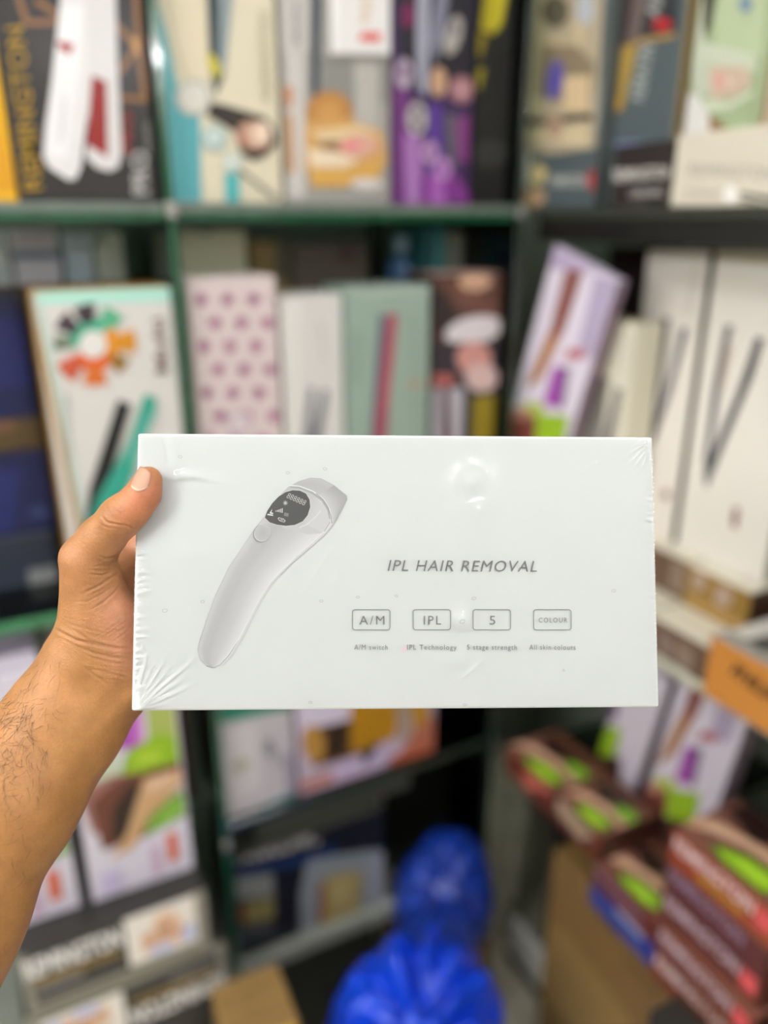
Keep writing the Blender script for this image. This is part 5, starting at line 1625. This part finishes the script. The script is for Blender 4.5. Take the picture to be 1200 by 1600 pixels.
# thumbnail: a thin curved plate lying on the nail bed
base_l, base_r = np.array(z5((744, 288))[0]), np.array(z5((842, 296))[0])
tip_l, tip_r = np.array(z5((796, 182))[0]), np.array(z5((856, 214))[0])
nu, nv = 13, 15
pts = []
for j in range(nv):
    v_ = j / (nv - 1)
    for i in range(nu):
        u_ = i / (nu - 1); s = 2 * u_ - 1
        a = base_l * (1 - v_) + tip_l * v_; b = base_r * (1 - v_) + tip_r * v_
        c = a * (1 - u_) + b * u_
        ax2 = (tip_l + tip_r - base_l - base_r) / 2; ax2 = ax2 / np.linalg.norm(ax2)
        bul = (1 - s * s)
        side = (b - a) / (np.linalg.norm(b - a) + 1e-9)
        c = c - ax2 * 8 * bul * (1 - v_) + ax2 * 1.5 * bul * v_ + side * s * 1.8 * math.sin(math.pi * v_)
        pts.append(c)
pts = np.array(pts)
NPt, NG, okn = cast(pts[:, 0], pts[:, 1])
okn &= np.abs(NPt[:, 2] - np.median(NPt[:, 2])) < 12
gi = np.nonzero(okn)[0]
for i in np.nonzero(~okn)[0]:      # plate edge hanging past the skin: carried on at its neighbour's depth
    j = gi[np.argmin(((pts[gi] - pts[i]) ** 2).sum(1))]
    NPt[i] = cpt(pts[i, 0], pts[i, 1], -NPt[j, 2] / 1000 + .0004); NG[i] = NG[j]
NG = NG * .5 + NG.mean(0) * .5; NG /= np.linalg.norm(NG, axis=1)[:, None]
up_, un_ = np.meshgrid(np.linspace(-1, 1, nu), np.linspace(0, 1, nv))
lift = .18 + .42 * (1 - up_.ravel() ** 2) * 1.0 + .25 * un_.ravel() ** 3
top = NPt + NG * lift[:, None]; bot = NPt - NG * .5
nn = nu * nv
fcs = []
for j in range(nv - 1):
    for i in range(nu - 1):
        a = j * nu + i; fcs.append((a, a + 1, a + nu + 1, a + nu)); fcs.append((nn + a, nn + a + nu, nn + a + nu + 1, nn + a + 1))
rim = [i for i in range(nu)] + [j * nu + nu - 1 for j in range(1, nv)] + [(nv - 1) * nu + i for i in range(nu - 2, -1, -1)] + [j * nu for j in range(nv - 2, 0, -1)]
for i in range(len(rim)):
    a, b = rim[i], rim[(i + 1) % len(rim)]; fcs.append((a, nn + a, nn + b, b))
vj = un_.ravel()
ncol = np.where(vj[:, None] < .07, np.array(lin('d2b6a0')), np.where(vj[:, None] > .93, np.array(lin('c69a80')), np.array(lin('b98a72'))))
fcol = [tuple(ncol[f[0] % nn]) for f in fcs]
NAIL = card_material('nail', .42, .1)
nail = mesh_obj('thumbnail', cam_to_world(np.concatenate([top, bot])), fcs, NAIL, hand, True, fcol)
nail['label'] = 'short pale thumbnail'

# arm hair: fine dark strands rooted in the skin of the forearm
nh = 1300
hx, hy = rng.uniform(-60, 95, nh), rng.uniform(1030, 1400, nh)
dens = np.exp(-((hx - 25) / 45) ** 2 - ((hy - 1130) / 75) ** 2) + .30 * np.exp(-((hx - 5) / 40) ** 2 - ((hy - 1230) / 110) ** 2) + .25 * np.exp(-((hx - 85) / 16) ** 2 - ((hy - 1030) / 26) ** 2)
keep = rng.uniform(0, 1, nh) < dens * 1.1
hx, hy = hx[keep], hy[keep]
HP, HG, ok = cast(hx, hy)
HP, HG = HP[ok], HG[ok]
V, Fc = [], []
down = np.array([-.35, -.9, .05])
for p0, g in zip(HP, HG):
    L_ = rng.uniform(5, 12); ph = rng.uniform(-1.1, 1.1); cur = rng.uniform(-1.6, 1.6)
    rr = np.array([[math.cos(ph), -math.sin(ph), 0], [math.sin(ph), math.cos(ph), 0], [0, 0, 1]])
    d = rr @ down; d = d - g * (d @ g); d /= np.linalg.norm(d)
    sd = np.cross(g, d)
    pos = p0 - g * .3; n = 7; b0 = len(V)
    for k in range(n):
        t = k / (n - 1); w = .08 * (1 - .75 * t)
        dirk = d * math.cos(cur * t) + sd * math.sin(cur * t) + g * (.45 * (1 - t) - .10 * t)
        dirk /= np.linalg.norm(dirk)
        a = np.cross(dirk, g); a /= np.linalg.norm(a) + 1e-9; b = np.cross(dirk, a)
        for m in range(3):
            an = 2.094 * m; V.append(pos + (a * math.cos(an) + b * math.sin(an)) * w)
        pos = pos + dirk * L_ / n
    for k in range(n - 1):
        for m in range(3):
            i0, i1 = b0 + k * 3 + m, b0 + k * 3 + (m + 1) % 3
            Fc.append((i0, i1, i1 + 3, i0 + 3))
hair = mesh_obj('arm_hair', cam_to_world(np.array(V)), Fc, solid('hair', '3a2817', .5), hand, True)
hair['kind'] = 'stuff'

# ------------------------------------------------------------------ groups of alike things
for o in COL.objects:
    lab = o.get('label', '')
    if o.parent or not lab: continue
    for key, g in (('stack of five', 'brown lettered boxes in one stack'), ('brown avocado box', 'flat avocado boxes in a row'), ('left stack', 'dark grey lettered boxes in one stack'),
                   ('navy carton', 'cartons at the left edge'), ('thin brown carton', 'cartons at the left edge'), ('cream topped', 'cream topped boxes on the right shelf'),
                   ('lilac', 'lilac hair straightener boxes'), ('pack ', 'packs above the long brown carton'), ('glass shelf', 'glass shelves'), ('glass upright', 'glass uprights'),
                   ('ceiling light panel', 'ceiling light panels'), ('plastic bag', 'filled plastic bags'), ('ceiling downlight', '')):
        if key in lab and g and not (key == 'lilac' and o['category'] != 'box') and not (key == 'pack ' and o['category'] != 'pack'):
            o['group'] = g; break
